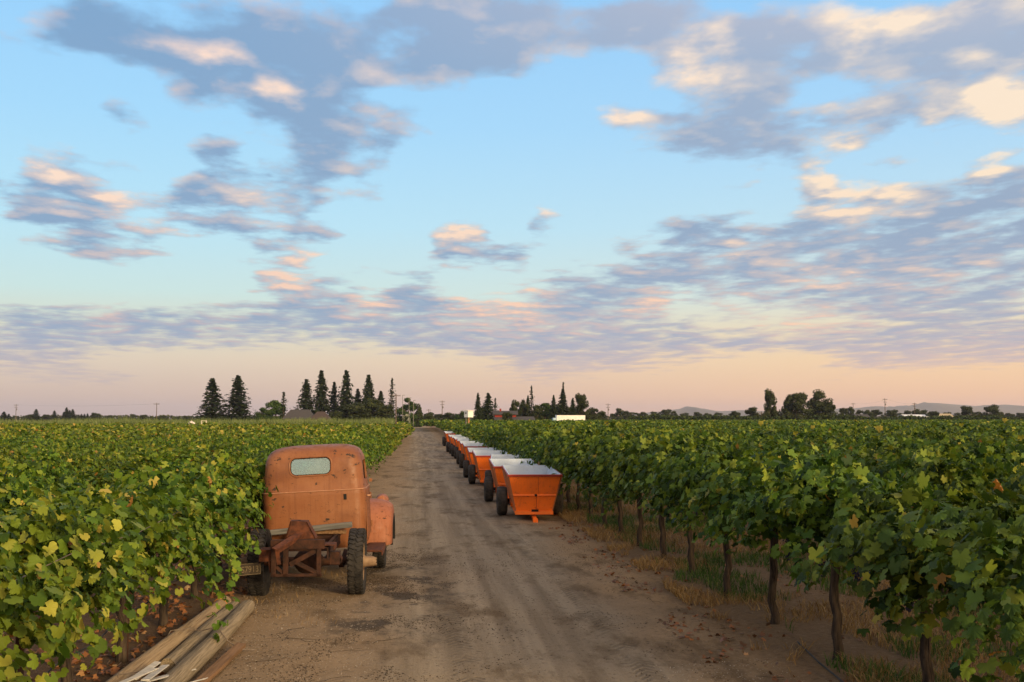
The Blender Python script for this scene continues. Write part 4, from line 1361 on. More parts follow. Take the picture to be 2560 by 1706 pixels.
# ------------------------------------------------------------------ orange grape wagons
def build_wagon():
    W = empty('grape_wagon')
    yf, yb = -1.55, 1.15              # front (towards the camera) and back of the floor
    tf, tb = -1.85, 1.35              # the same at the rim
    wb, wt = .42, .64
    z0, z1 = .20, 1.17
    B = [(-wb, yf, z0), (wb, yf, z0), (wb, yb, z0), (-wb, yb, z0)]
    Tp = [(-wt, tf, z1), (wt, tf, z1), (wt, tb, z1), (-wt, tb, z1)]
    k = .028
    Bi = [(-wb + k, yf + k, z0 + k), (wb - k, yf + k, z0 + k), (wb - k, yb - k, z0 + k), (-wb + k, yb - k, z0 + k)]
    Ti = [(-wt + k, tf + k, z1 - .001), (wt - k, tf + k, z1 - .001), (wt - k, tb - k, z1 - .001), (-wt + k, tb - k, z1 - .001)]
    b = MB().add(B + Tp, [(3, 2, 1, 0), (0, 1, 5, 4), (2, 3, 7, 6)])
    b.build('tub', M['wagon_paint'], W)
    MB().add(B + Tp, [(3, 0, 4, 7), (1, 2, 6, 5)]).build('side_panel', M['wagon_side'], W)
    MB().add(Bi + Ti, [(0, 1, 2, 3), (4, 5, 1, 0), (5, 6, 2, 1), (6, 7, 3, 2), (7, 4, 0, 3)]).build('lining', M['wagon_white'], W)
    b = MB()
    for i in range(4):
        j = (i + 1) % 4
        a, c = Vector(Tp[i]), Vector(Tp[j])
        b.add([Tp[i], Tp[j], Ti[j], Ti[i]], [(0, 1, 2, 3)])
    b.build('lip', M['wagon_white'], W)
    b = MB()
    dz = Vector((0, 0, -.026))
    for i in range(4):
        j = (i + 1) % 4
        a, c = Vector(Tp[i]) + dz, Vector(Tp[j]) + dz
        d = (c - a).normalized()
        out = d.cross(Vector((0, 0, 1)))
        b.bar(a + out * .012 - d * .022, c + out * .012 + d * .022, .026, .046)
    b.build('rim_flange', M['wagon_rim'], W)
    lerp = lambda p, q, t: tuple(Vector(p).lerp(Vector(q), t))
    # stiffening ribs on both flanks
    for sg in (-1, 1):
        for u in (.03, .27, .50, .73, .97):
            y0, y1 = yf + (yb - yf) * u, tf + (tb - tf) * u
            b = MB().bar((sg * (wb + .012), y0, z0 + .01), (sg * (wt + .010), y1, z1 - .055), .055, .035, (1, 0, 0))
            b.build('rib', M['wagon_side'], W)
        b = MB().bar((sg * (wb + .02), yf, z0 + .03), (sg * (wb + .02), yb, z0 + .03), .05, .07)
        b.build('sill', M['wagon_paint'], W)
    # front panel: ridge across the middle, seam, foot flange, latch, black maker's plate
    t = .46
    fy, fz = yf + (tf - yf) * t, z0 + (z1 - z0) * t
    hwid = wb + (wt - wb) * t
    MB().add([(-hwid, fy, fz + .05), (hwid, fy, fz + .05), (hwid, fy - .035, fz), (-hwid, fy - .035, fz), (hwid, fy + .008, fz - .018), (-hwid, fy + .008, fz - .018)], [(3, 2, 1, 0), (5, 4, 2, 3)]).build('ridge', M['wagon_paint'], W)
    sl = (tf - yf) / (z1 - z0)
    yy = lambda z: yf + sl * (z - z0)
    MB().bar((.05, yy(.24) - .004, .24), (.05, yy(.62) - .004, .62), .010, .008, (0, 1, 0)).bar((.09, yy(.68) - .003, .68), (.09, yy(1.10) - .003, 1.10), .007, .006, (0, 1, 0)).build('seam', M['wagon_rim'], W)
    MB().box((0, yf - .02, z0 + .02), (wb * 2 + .10, .05, .09)).build('foot_beam', M['wagon_paint'], W, bevel=.006)
    MB().lathe([(-.05, .001), (-.05, .022), (-.03, .03), (.0, .034)], 'Y', 12, (.03, fy - .02, fz + .01)).build('latch', M['rust_dark'], W, True)
    MB().box((.02, yf - .05, .275), (.17, .006, .055)).build('name_plate', M['black'], W)
    # axle, struts, drawbar and hitch
    MB().tube([(-.70, 0, .37), (.70, 0, .37)], .045, 10).build('axle', M['rust_dark'], W, True)
    for sg in (-1, 1):
        MB().bar((sg * .48, -.35, .28), (sg * .50, 0, .37), .05, .08).bar((sg * .48, .35, .28), (sg * .50, 0, .37), .05, .08).build('axle_bracket', M['wagon_paint'], W)
    MB().bar((0, yf + .8, .17), (0, yf - .22, .075), .10, .09).build('drawbar', M['wagon_paint'], W, bevel=.008)
    h = MB().box((-.03, yf - .30, .065), (.03, .16, .12)).box((.05, yf - .30, .06), (.03, .18, .11)).lathe([(-.02, .03), (.13, .03), (.14, .02), (.14, .001)], 'Z', 12, (.01, yf - .35, 0))
    h.build('hitch', M['wagon_paint'], W, bevel=.004)
    # balloon tyres
    r, w = .37, .27
    for sg in (-1, 1):
        hw = w / 2
        prof = [(-hw * .55, r * .48), (-hw * .9, r * .60), (-hw, r * .76), (-hw * .92, r * .89), (-hw * .7, r * .965), (-hw * .35, r * .995), (0, r), (hw * .35, r * .995), (hw * .7, r * .965), (hw * .92, r * .89), (hw, r * .76), (hw * .9, r * .60), (hw * .55, r * .48)]
        wh = MB().lathe(prof, 'X', 36, closed=True).build('wheel', M['rubber'], W, True, ang=60)
        wh.location = (sg * .715, 0, r - .012)
        b = MB()
        for gx_ in (-.05, 0, .05):
            b.lathe([(gx_ - .006, r * .97), (gx_ - .004, r * 1.003), (gx_ + .004, r * 1.003), (gx_ + .006, r * .97)], 'X', 36)
        b.build('tread_rib', M['rubber'], wh, True)
        MB().lathe([(sg * hw * .1, .02), (sg * hw * .1, .12), (sg * hw * .35, .16), (sg * hw * .62, r * .50), (sg * hw * .58, r * .52)], 'X', 24).build('rim', M['wagon_white'], wh, True)
        MB().lathe([(0, .06), (sg * hw * .6, .055), (sg * hw * .7, .03), (sg * hw * .7, .001)], 'X', 14).build('hub', M['rust_dark'], wh, True)
    return W


WAGONS = [(2.95, 27.95, -2.0, 'nearest orange grape wagon, its tow hitch resting on the dirt'), (2.90, 32.25, -1.5, 'second orange grape wagon, close behind the nearest one'),
          (3.20, 36.6, -4.0, 'third orange grape wagon, shifted towards the vines behind the nearest pair'), (2.86, 41.1, -1.0, 'fourth orange grape wagon, its front clear past the nearest three'),
          (2.86, 45.5, -1.5, 'fifth orange grape wagon from the camera, close behind the fourth'), (3.02, 53.7, -1.0, 'sixth orange grape wagon, after the gap behind the fifth'),
          (3.05, 58.2, -1.0, 'seventh orange grape wagon down the line'), (3.20, 66.0, -2.0, 'eighth orange grape wagon, half hidden behind the seventh'),
          (3.16, 70.2, 0, 'ninth orange grape wagon down the line'), (3.18, 75.0, -1, 'tenth orange grape wagon down the line'), (3.10, 79.4, 1, 'eleventh orange grape wagon, last before the long gap'),
          (3.27, 95.8, 0, 'twelfth orange grape wagon, small, second to last in the line'), (3.34, 100.6, 0, 'farthest orange grape wagon at the end of the line')]
w0 = build_wagon()
wr = random.Random(3)
for i, (x, y, a, lab) in enumerate(WAGONS):
    o = w0 if i == 0 else copy_tree(w0)
    o.location = (x, y, float(ground_z(x, y)) + .012)
    o.rotation_euler = (math.radians(1.6 + wr.uniform(-.3, .3)), 0, math.radians(a))
    tag(o, lab, 'wagon', 'orange wagons parked along the road')

# ------------------------------------------------------------------ logs, boards, stakes and litter by the left row
def log(a, b_, r0, r1, label, mat, seed):
    g = np.random.default_rng(seed)
    a, b_ = Vector(a), Vector(b_)
    d = b_ - a
    L = d.length
    n, k = 18, 15
    vs, fs = [], []
    for i in range(k):
        t = i / (k - 1)
        r = r0 + (r1 - r0) * t
        for j in range(n):
            an = 2 * math.pi * j / n
            rr = r * (1 + .035 * math.sin(3 * an + seed) + .03 * g.normal() * .5 - (.10 if (j == seed % n and .05 < t) else 0))
            vs.append((rr * math.cos(an) + .012 * math.sin(t * 5 + seed), -L / 2 + L * t + (g.normal() * .012 if i in (0, k - 1) else 0), rr * math.sin(an)))
    for i in range(k - 1):
        for j in range(n): fs.append((i * n + j, (i + 1) * n + j, (i + 1) * n + (j + 1) % n, i * n + (j + 1) % n))
    fs.append(tuple(range(n)))
    fs.append(tuple(reversed(range((k - 1) * n, k * n))))
    o = MB().add(vs, fs).build('wooden_pole', mat, None, True, ang=50)
    o.location = (a + b_) / 2
    o.rotation_euler = d.to_track_quat('Y', 'Z').to_euler()
    return tag(o, label, 'pole', 'old poles lying by the vines')


gz = lambda x, y: float(ground_z(x, y))
log1 = log((-2.66, 8.9, gz(-2.66, 8.9) + .085), (-2.45, 14.45, gz(-2.45, 14.45) + .085), .092, .080, 'pale wooden pole nearest the vines, with an orange band at its far end', M['wood'], 3)
log2 = log((-2.41, 11.0, gz(-2.41, 11.0) + .075), (-2.28, 14.2, gz(-2.28, 14.2) + .075), .080, .076, 'short greyed pole wedged between the two long ones, its near end split', M['wood_grey'], 8)
log3 = log((-2.20, 9.75, gz(-2.20, 9.75) + .09), (-2.10, 14.15, gz(-2.10, 14.15) + .09), .098, .090, 'thick cracked wooden pole nearest the dirt road', M['wood_grey'], 5)
for q in (2.52, 2.50):
    pass
b = MB().lathe([(-.022, .082), (-.012, .090), (0, .092), (.012, .090), (.022, .082)], 'Y', 22)
o = b.build('band', M['strap'], log1, True)
o.location = (0, 2.52, 0)
# tie wire round the poles
b = MB().tube([(-2.70, 12.0, .03), (-2.60, 12.05, .22), (-2.45, 12.1, .23), (-2.28, 12.1, .205), (-2.12, 12.1, .245), (-2.0, 12.05, .10), (-1.85, 11.95, .03), (-1.7, 12.0, .015)], .006, 6)
tag(b.build('tie_wire', M['wire'], None, True), 'rusty wire looped over the wooden poles', 'wire')
b = MB().tube([(-2.62, 9.9, .03), (-2.60, 10.0, .24), (-2.42, 10.25, .20), (-2.3, 10.1, .10), (-2.2, 9.9, .02)], .006, 6)
tag(b.build('tie_wire', M['wire'], None, True), 'dark wire crossing the near end of the poles', 'wire')


def plank(x0, y0, x1, y1, z, w, h, label, mat, name='board', cat='board', grp=None, tilt=0.0, z2=None):
    a, c = Vector((x0, y0, z)), Vector((x1, y1, z if z2 is None else z2))
    d = c - a
    L = d.length
    m = MB()
    m.hexa([(-w / 2, -L / 2, -h / 2), (w / 2, -L / 2 + .02, -h / 2), (w / 2 * .9, L / 2, -h / 2), (-w / 2, L / 2 - .03, -h / 2), (-w / 2, -L / 2, h / 2), (w / 2, -L / 2 + .02, h / 2), (w / 2 * .9, L / 2, h / 2), (-w / 2, L / 2 - .03, h / 2)])
    o = m.build(name, mat, None, bevel=.003)
    o.location = (a + c) / 2
    o.rotation_euler = d.to_track_quat('Y', 'Z').to_euler()
    o.rotation_euler.rotate_axis('Y', tilt)
    return tag(o, label, cat, grp)


plank(-2.0, 10.0, -1.86, 12.1, .045, .10, .05, 'brown weathered board lying beside the thick pole', M['wood_brown'], tilt=.15)
plank(-1.98, 9.5, -1.93, 11.0, .03, .07, .035, 'shorter brown board tucked against the thick pole', M['wood_brown'], tilt=-.1)
lat = np.random.default_rng(4)
SL = [(-2.36, 9.55, -2.10, 10.75, .25, .10), (-2.22, 9.4, -1.95, 10.55, .20, .05), (-2.12, 9.45, -1.98, 10.35, .16, .05), (-2.02, 9.55, -1.72, 10.2, .10, .04), (-2.28, 9.6, -2.28, 10.4, .27, .22), (-1.92, 9.6, -1.52, 10.05, .05, .03), (-2.4, 9.7, -2.36, 10.45, .26, .24),
      (-2.10, 9.3, -1.80, 10.3, .13, .04), (-1.98, 9.4, -1.70, 9.95, .06, .05), (-2.46, 9.5, -2.30, 10.1, .27, .26)]
LN = ['longest, topmost', 'long tilted', 'middle', 'low outward-pointing', 'steep upper', 'outermost, lying nearest the road', 'innermost upper', 'lower long', 'short low', 'rearmost short']
for i, (x0, y0, x1, y1, za, zb) in enumerate(SL):
    plank(x0, y0, x1, y1, za, .05 + .02 * lat.random(), .012, '%s pale grey split slat in the heap on the poles' % LN[i], M['lath'], 'slat', 'slat', 'heap of split grey slats', tilt=lat.uniform(-.5, .5), z2=zb)

# rusty stakes along the left row and the cross-armed post
for i, y in enumerate((9.62, 11.42, 13.22, 15.02)):
    x = -2.93 + .03 * math.sin(i * 2.0)
    e = empty('steel_stake', (x, y, gz(x, y) - .02), .2 * math.sin(i))
    b = MB().box((0, 0, .75), (.045, .007, 1.55)).box((0, .02, .75), (.007, .035, 1.55))
    b.build('shaft', M['rust_dark'], e)
    for zz in (.35, .55, .75, .95):
        MB().box((0, -.008, zz), (.018, .012, .014)).build('stud', M['rust'], e)
    tag(e, ['rusty steel stake nearest the camera in the truck-side vine row', 'rusty steel stake before the near end of the poles', 'rusty steel stake beside the middle of the poles', 'rusty steel stake among the vines just behind the truck'][i], 'stake', 'steel stakes in the truck-side row')
e = empty('trellis_post', (-2.95, 8.55, gz(-2.95, 8.55)))
MB().box((0, 0, .78), (.05, .05, 1.6)).build('shaft', M['rust_dark'], e)
MB().box((.10, .03, 1.50), (.66, .035, .045)).build('cross_arm', M['rust_dark'], e)
tag(e, 'rusty trellis post with a cross-arm poking out of the near vines', 'trellis post')
b = MB().tube([(-2.42, 4, 1.53)] + [(-2.42 - .01 * k, 4 + k * 2.0, 1.53 - .05 * (k % 2)) for k in range(1, 5)], .004, 5)
tag(b.build('trellis_wire', M['wire'], None, True), 'thin trellis wire running from the cross-arm along the near vines', 'wire')
b = MB().tube([(-3.22 + .03 * math.sin(k * .7), 6 + k * 1.1, .30 - .07 * (k % 2) + .02 * math.sin(k)) for k in range(14)], .010, 7)
tag(b.build('drip_hose', M['hose'], None, True), 'black drip hose hanging low along the truck-side vine row', 'hose')
b = MB().tube([(3.6, 8.2, .05), (3.75, 9.0, .04), (3.95, 9.8, .06), (4.0, 10.6, .08), (4.15, 11.6, .07)], .010, 7)
tag(b.build('drip_hose', M['hose'], None, True), 'short length of black hose on the soil by the nearest trunk', 'hose')


# ------------------------------------------------------------------ ground cover
def blades(name, X, Y, hgt, wid, tint, mat, label, cat, lean=.5):
    g = np.random.default_rng(len(X))
    n = len(X)
    a = g.uniform(0, 6.28, n)
    Z = ground_z(X, Y) - .005
    dx, dy = np.cos(a) * wid, np.sin(a) * wid
    la = g.uniform(0, 6.28, n)
    ll = hgt * lean * g.uniform(.2, 1.2, n)
    base = np.stack([X, Y, Z], -1)
    off = np.stack([dx, dy, 0 * dx], -1)
    mid = base + np.stack([np.cos(la) * ll * .35, np.sin(la) * ll * .35, hgt * .6], -1)
    top = base + np.stack([np.cos(la) * ll, np.sin(la) * ll, hgt * g.uniform(.75, 1.0, n)], -1)
    V = np.stack([base - off, base + off, mid + off * .7, mid - off * .7, top], 1).reshape(-1, 3)
    i = np.arange(n)[:, None] * 5
    F = np.concatenate([i + np.array([0, 1, 2]), i + np.array([0, 2, 3]), i + np.array([3, 2, 4])])
    o = link(name, np_mesh(name, V, F, mat, False, {'tint': np.repeat(tint, 5)}))
    return tag(o, label, cat, kind='stuff')


g = np.random.default_rng(8)
# straw under the right-hand rows
n = 150000
Y = 5 + 40 * g.random(n) ** 1.7
X = 3.65 + 9 * g.random(n) ** 1.4
dens = vnoise(X * .9, Y * .9, 51) * .6 + vnoise(X * 3, Y * 3, 52) * .4
keep = (dens > .46) & (X > 3.45 + .9 * vnoise(Y * .9, Y * 0, 53) * vnoise(Y * 3.1, X * 2, 54))
X, Y = X[keep], Y[keep]
blades('straw', X, Y, g.uniform(.04, .17, len(X)), g.uniform(.0025, .006, len(X)), np.clip(g.normal(.5, .25, len(X)), 0, 1), M['straw'], 'dry straw and dead grass under the wagon-side vines', 'dry grass', 1.3)
n = 60000
Y = 5 + 28 * g.random(n) ** 1.5
X = 3.7 + 4.5 * g.random(n) ** 1.3
dens = vnoise(X * 1.1 + 5, Y * .8, 61) * .75 + vnoise(X * 4, Y * 4, 62) * .25
keep = (dens > .46) & (X > 3.85 + .5 * vnoise(Y * 1.1, Y * 0, 63))
X, Y = X[keep], Y[keep]
blades('green_weeds', X, Y, g.uniform(.05, .20, len(X)), g.uniform(.003, .007, len(X)), np.clip(g.normal(.5, .25, len(X)), 0, 1), M['weed'], 'patches of green weeds between the wagon-side vine trunks', 'weeds', .7)
# weeds by the truck and the shoulder
n = 1500
Y = 13.2 + 6 * g.random(n)
X = -2.6 + 1.7 * g.random(n) ** 1.6
keep = vnoise(X * 2, Y * 2, 71) > .55
X, Y = X[keep], Y[keep]
blades('dry_grass', X, Y, g.uniform(.03, .12, len(X)), g.uniform(.002, .004, len(X)), np.clip(g.normal(.5, .3, len(X)), 0, 1), M['straw'], 'sparse dry grass in the shade under the truck', 'dry grass', .9)


def scatter_leaves(name, X, Y, size, tint, mat, label, cat, flat=.25):
    n = len(X)
    P_ = np.stack([X, Y, ground_z(X, Y) + .014 + g.random(n) * .02], -1)
    nr = np.stack([g.normal(0, flat, n), g.normal(0, flat, n), np.ones(n)], -1)
    L = dict(pos=P_, frame=leaf_frames(P_, nr, g.normal(0, 1, (n, 3)), size), tint=tint)
    o = link(name, leaves_mesh(name, L, 'mid', mat))
    return tag(o, label, cat, kind='stuff')


n = 9000
Y = 6 + 22 * g.random(n) ** 1.3
X = -2.35 - 5.5 * g.random(n) ** 1.2
keep = vnoise(X * 1.2, Y * 1.2, 81) * .6 + vnoise(X * 4, Y * 4, 82) * .4 > .40
X, Y = X[keep], Y[keep]
scatter_leaves('fallen_leaves', X, Y, g.uniform(.025, .06, len(X)), np.clip(g.normal(.5, .25, len(X)), 0, 1), M['leaf_litter'], 'orange-brown fallen leaves under the truck-side vines', 'leaf litter', .5)
n = 2600
Y = 6 + 24 * g.random(n) ** 1.2
X = 3.0 + 3.5 * g.random(n) ** 1.5
keep = vnoise(X * 2.2, Y * 1.6, 83) > .50
X, Y = X[keep], Y[keep]
scatter_leaves('fallen_leaves', X, Y, g.uniform(.02, .05, len(X)), np.clip(g.normal(.3, .2, len(X)), 0, 1), M['leaf_litter'], 'brown dead leaves blown along the wagon-side edge of the road', 'leaf litter', .5)


def pebbles(name, X, Y, size, mat, label):
    T = np.array([(1, 0, 0), (-.5, .87, 0), (-.5, -.87, 0), (.2, .1, .7), (0, 0, -.5)])
    F = np.array([(0, 1, 3), (1, 2, 3), (2, 0, 3), (1, 0, 4), (2, 1, 4), (0, 2, 4)])
    n = len(X)
    a = g.uniform(0, 6.28, n)
    R = np.zeros((n, 3, 3))
    R[:, 0, 0] = np.cos(a)
    R[:, 0, 1] = -np.sin(a)
    R[:, 1, 0] = np.sin(a) * g.uniform(.6, 1, n)
    R[:, 1, 1] = np.cos(a)
    R[:, 2, 2] = g.uniform(.5, 1, n)
    V = np.einsum('nij,kj->nki', R * size[:, None, None], T) + np.stack([X, Y, ground_z(X, Y) + .010], -1)[:, None]
    FF = (F[None] + (np.arange(n) * 5)[:, None, None]).reshape(-1, 3)
    o = link(name, np_mesh(name, V.reshape(-1, 3), FF, mat))
    return tag(o, label, 'gravel', kind='stuff')


M['pebble'] = mat_simple('pebble', (.20, .155, .11), (.46, .40, .33), 8, .9)
M['bark_chip'] = mat_simple('bark_chip', (.035, .024, .016), (.10, .07, .045), 8, .95)
n = 34000
Y = 6 + 26 * g.random(n) ** 1.6
X = g.uniform(-2.4, 3.7, n)
keep = (vnoise(X * .8, Y * .5, 91) + .55 * (X < -.4) - .45 * ((X > .1) & (X < 2.4)) > .62)
X, Y = X[keep], Y[keep]
pebbles('gravel', X, Y, g.uniform(.003, .010, len(X)) * np.where(g.random(len(X)) < .03, 1.8, 1), M['pebble'], 'scattered pale grit and pebbles on the dirt')
n = 26000
Y = 7 + 15 * g.random(n)
X = np.where(g.random(n) < .6, g.normal(-.55, .5, n), g.uniform(-2.2, 3.6, n))
keep = vnoise(X * 1.3, Y * .9, 95) * .55 + vnoise(X * 4, Y * 3, 96) * .45 > .55
X, Y = X[keep], Y[keep]
pebbles('bark_debris', X, Y, g.uniform(.004, .013, len(X)), M['bark_chip'], 'dark crumbs of bark and dirt strewn over the track')
# dead twigs lying on the dirt, each its own
TW = []
for k in range(4):
    b = MB()
    pts = [(0, 0, 0)]
    a = 0
    for i in range(6):
        a += g.normal(0, .12)
        pts.append((pts[-1][0] + .07 * math.cos(a), pts[-1][1] + .07 * math.sin(a), .004 + .012 * abs(g.normal())))
    b.tube(pts, [.0024, .0023, .0022, .002, .0016, .0013, .001], 5)
    q = pts[3]
    b.tube([q, (q[0] + .07, q[1] + .06, .02), (q[0] + .12, q[1] + .11, .012)], [.0022, .0016, .001], 5)
    TW.append(b.mesh('twig', M['bark'], True))
TWIGS = [(-1.45, 12.6), (-1.7, 11.4), (-1.05, 10.9), (-.6, 10.7), (-1.3, 13.2), (-.45, 12.2), (-1.6, 10.3), (-.9, 11.8), (3.3, 10.4), (3.45, 12.6), (3.2, 14.9), (3.55, 9.3), (3.5, 17.4), (3.05, 11.6), (-.2, 14.6), (-1.15, 14.1)]
for i, (x, y) in enumerate(TWIGS):
    o = link('twig', TW[i % 4])
    o.location = (x, y, gz(x, y) + .012)
    s_ = g.uniform(.7, 1.5)
    o.scale = (s_, s_, s_)
    o.rotation_euler = (0, 0, g.uniform(0, 6.28))
    tag(o, 'thin dead twig on the dirt along the vines' if x > 0 else 'thin dead twig on the gravelly dirt between poles and road', 'twig', 'dead twigs on the wagon side' if x > 0 else 'dead twigs on the truck side')

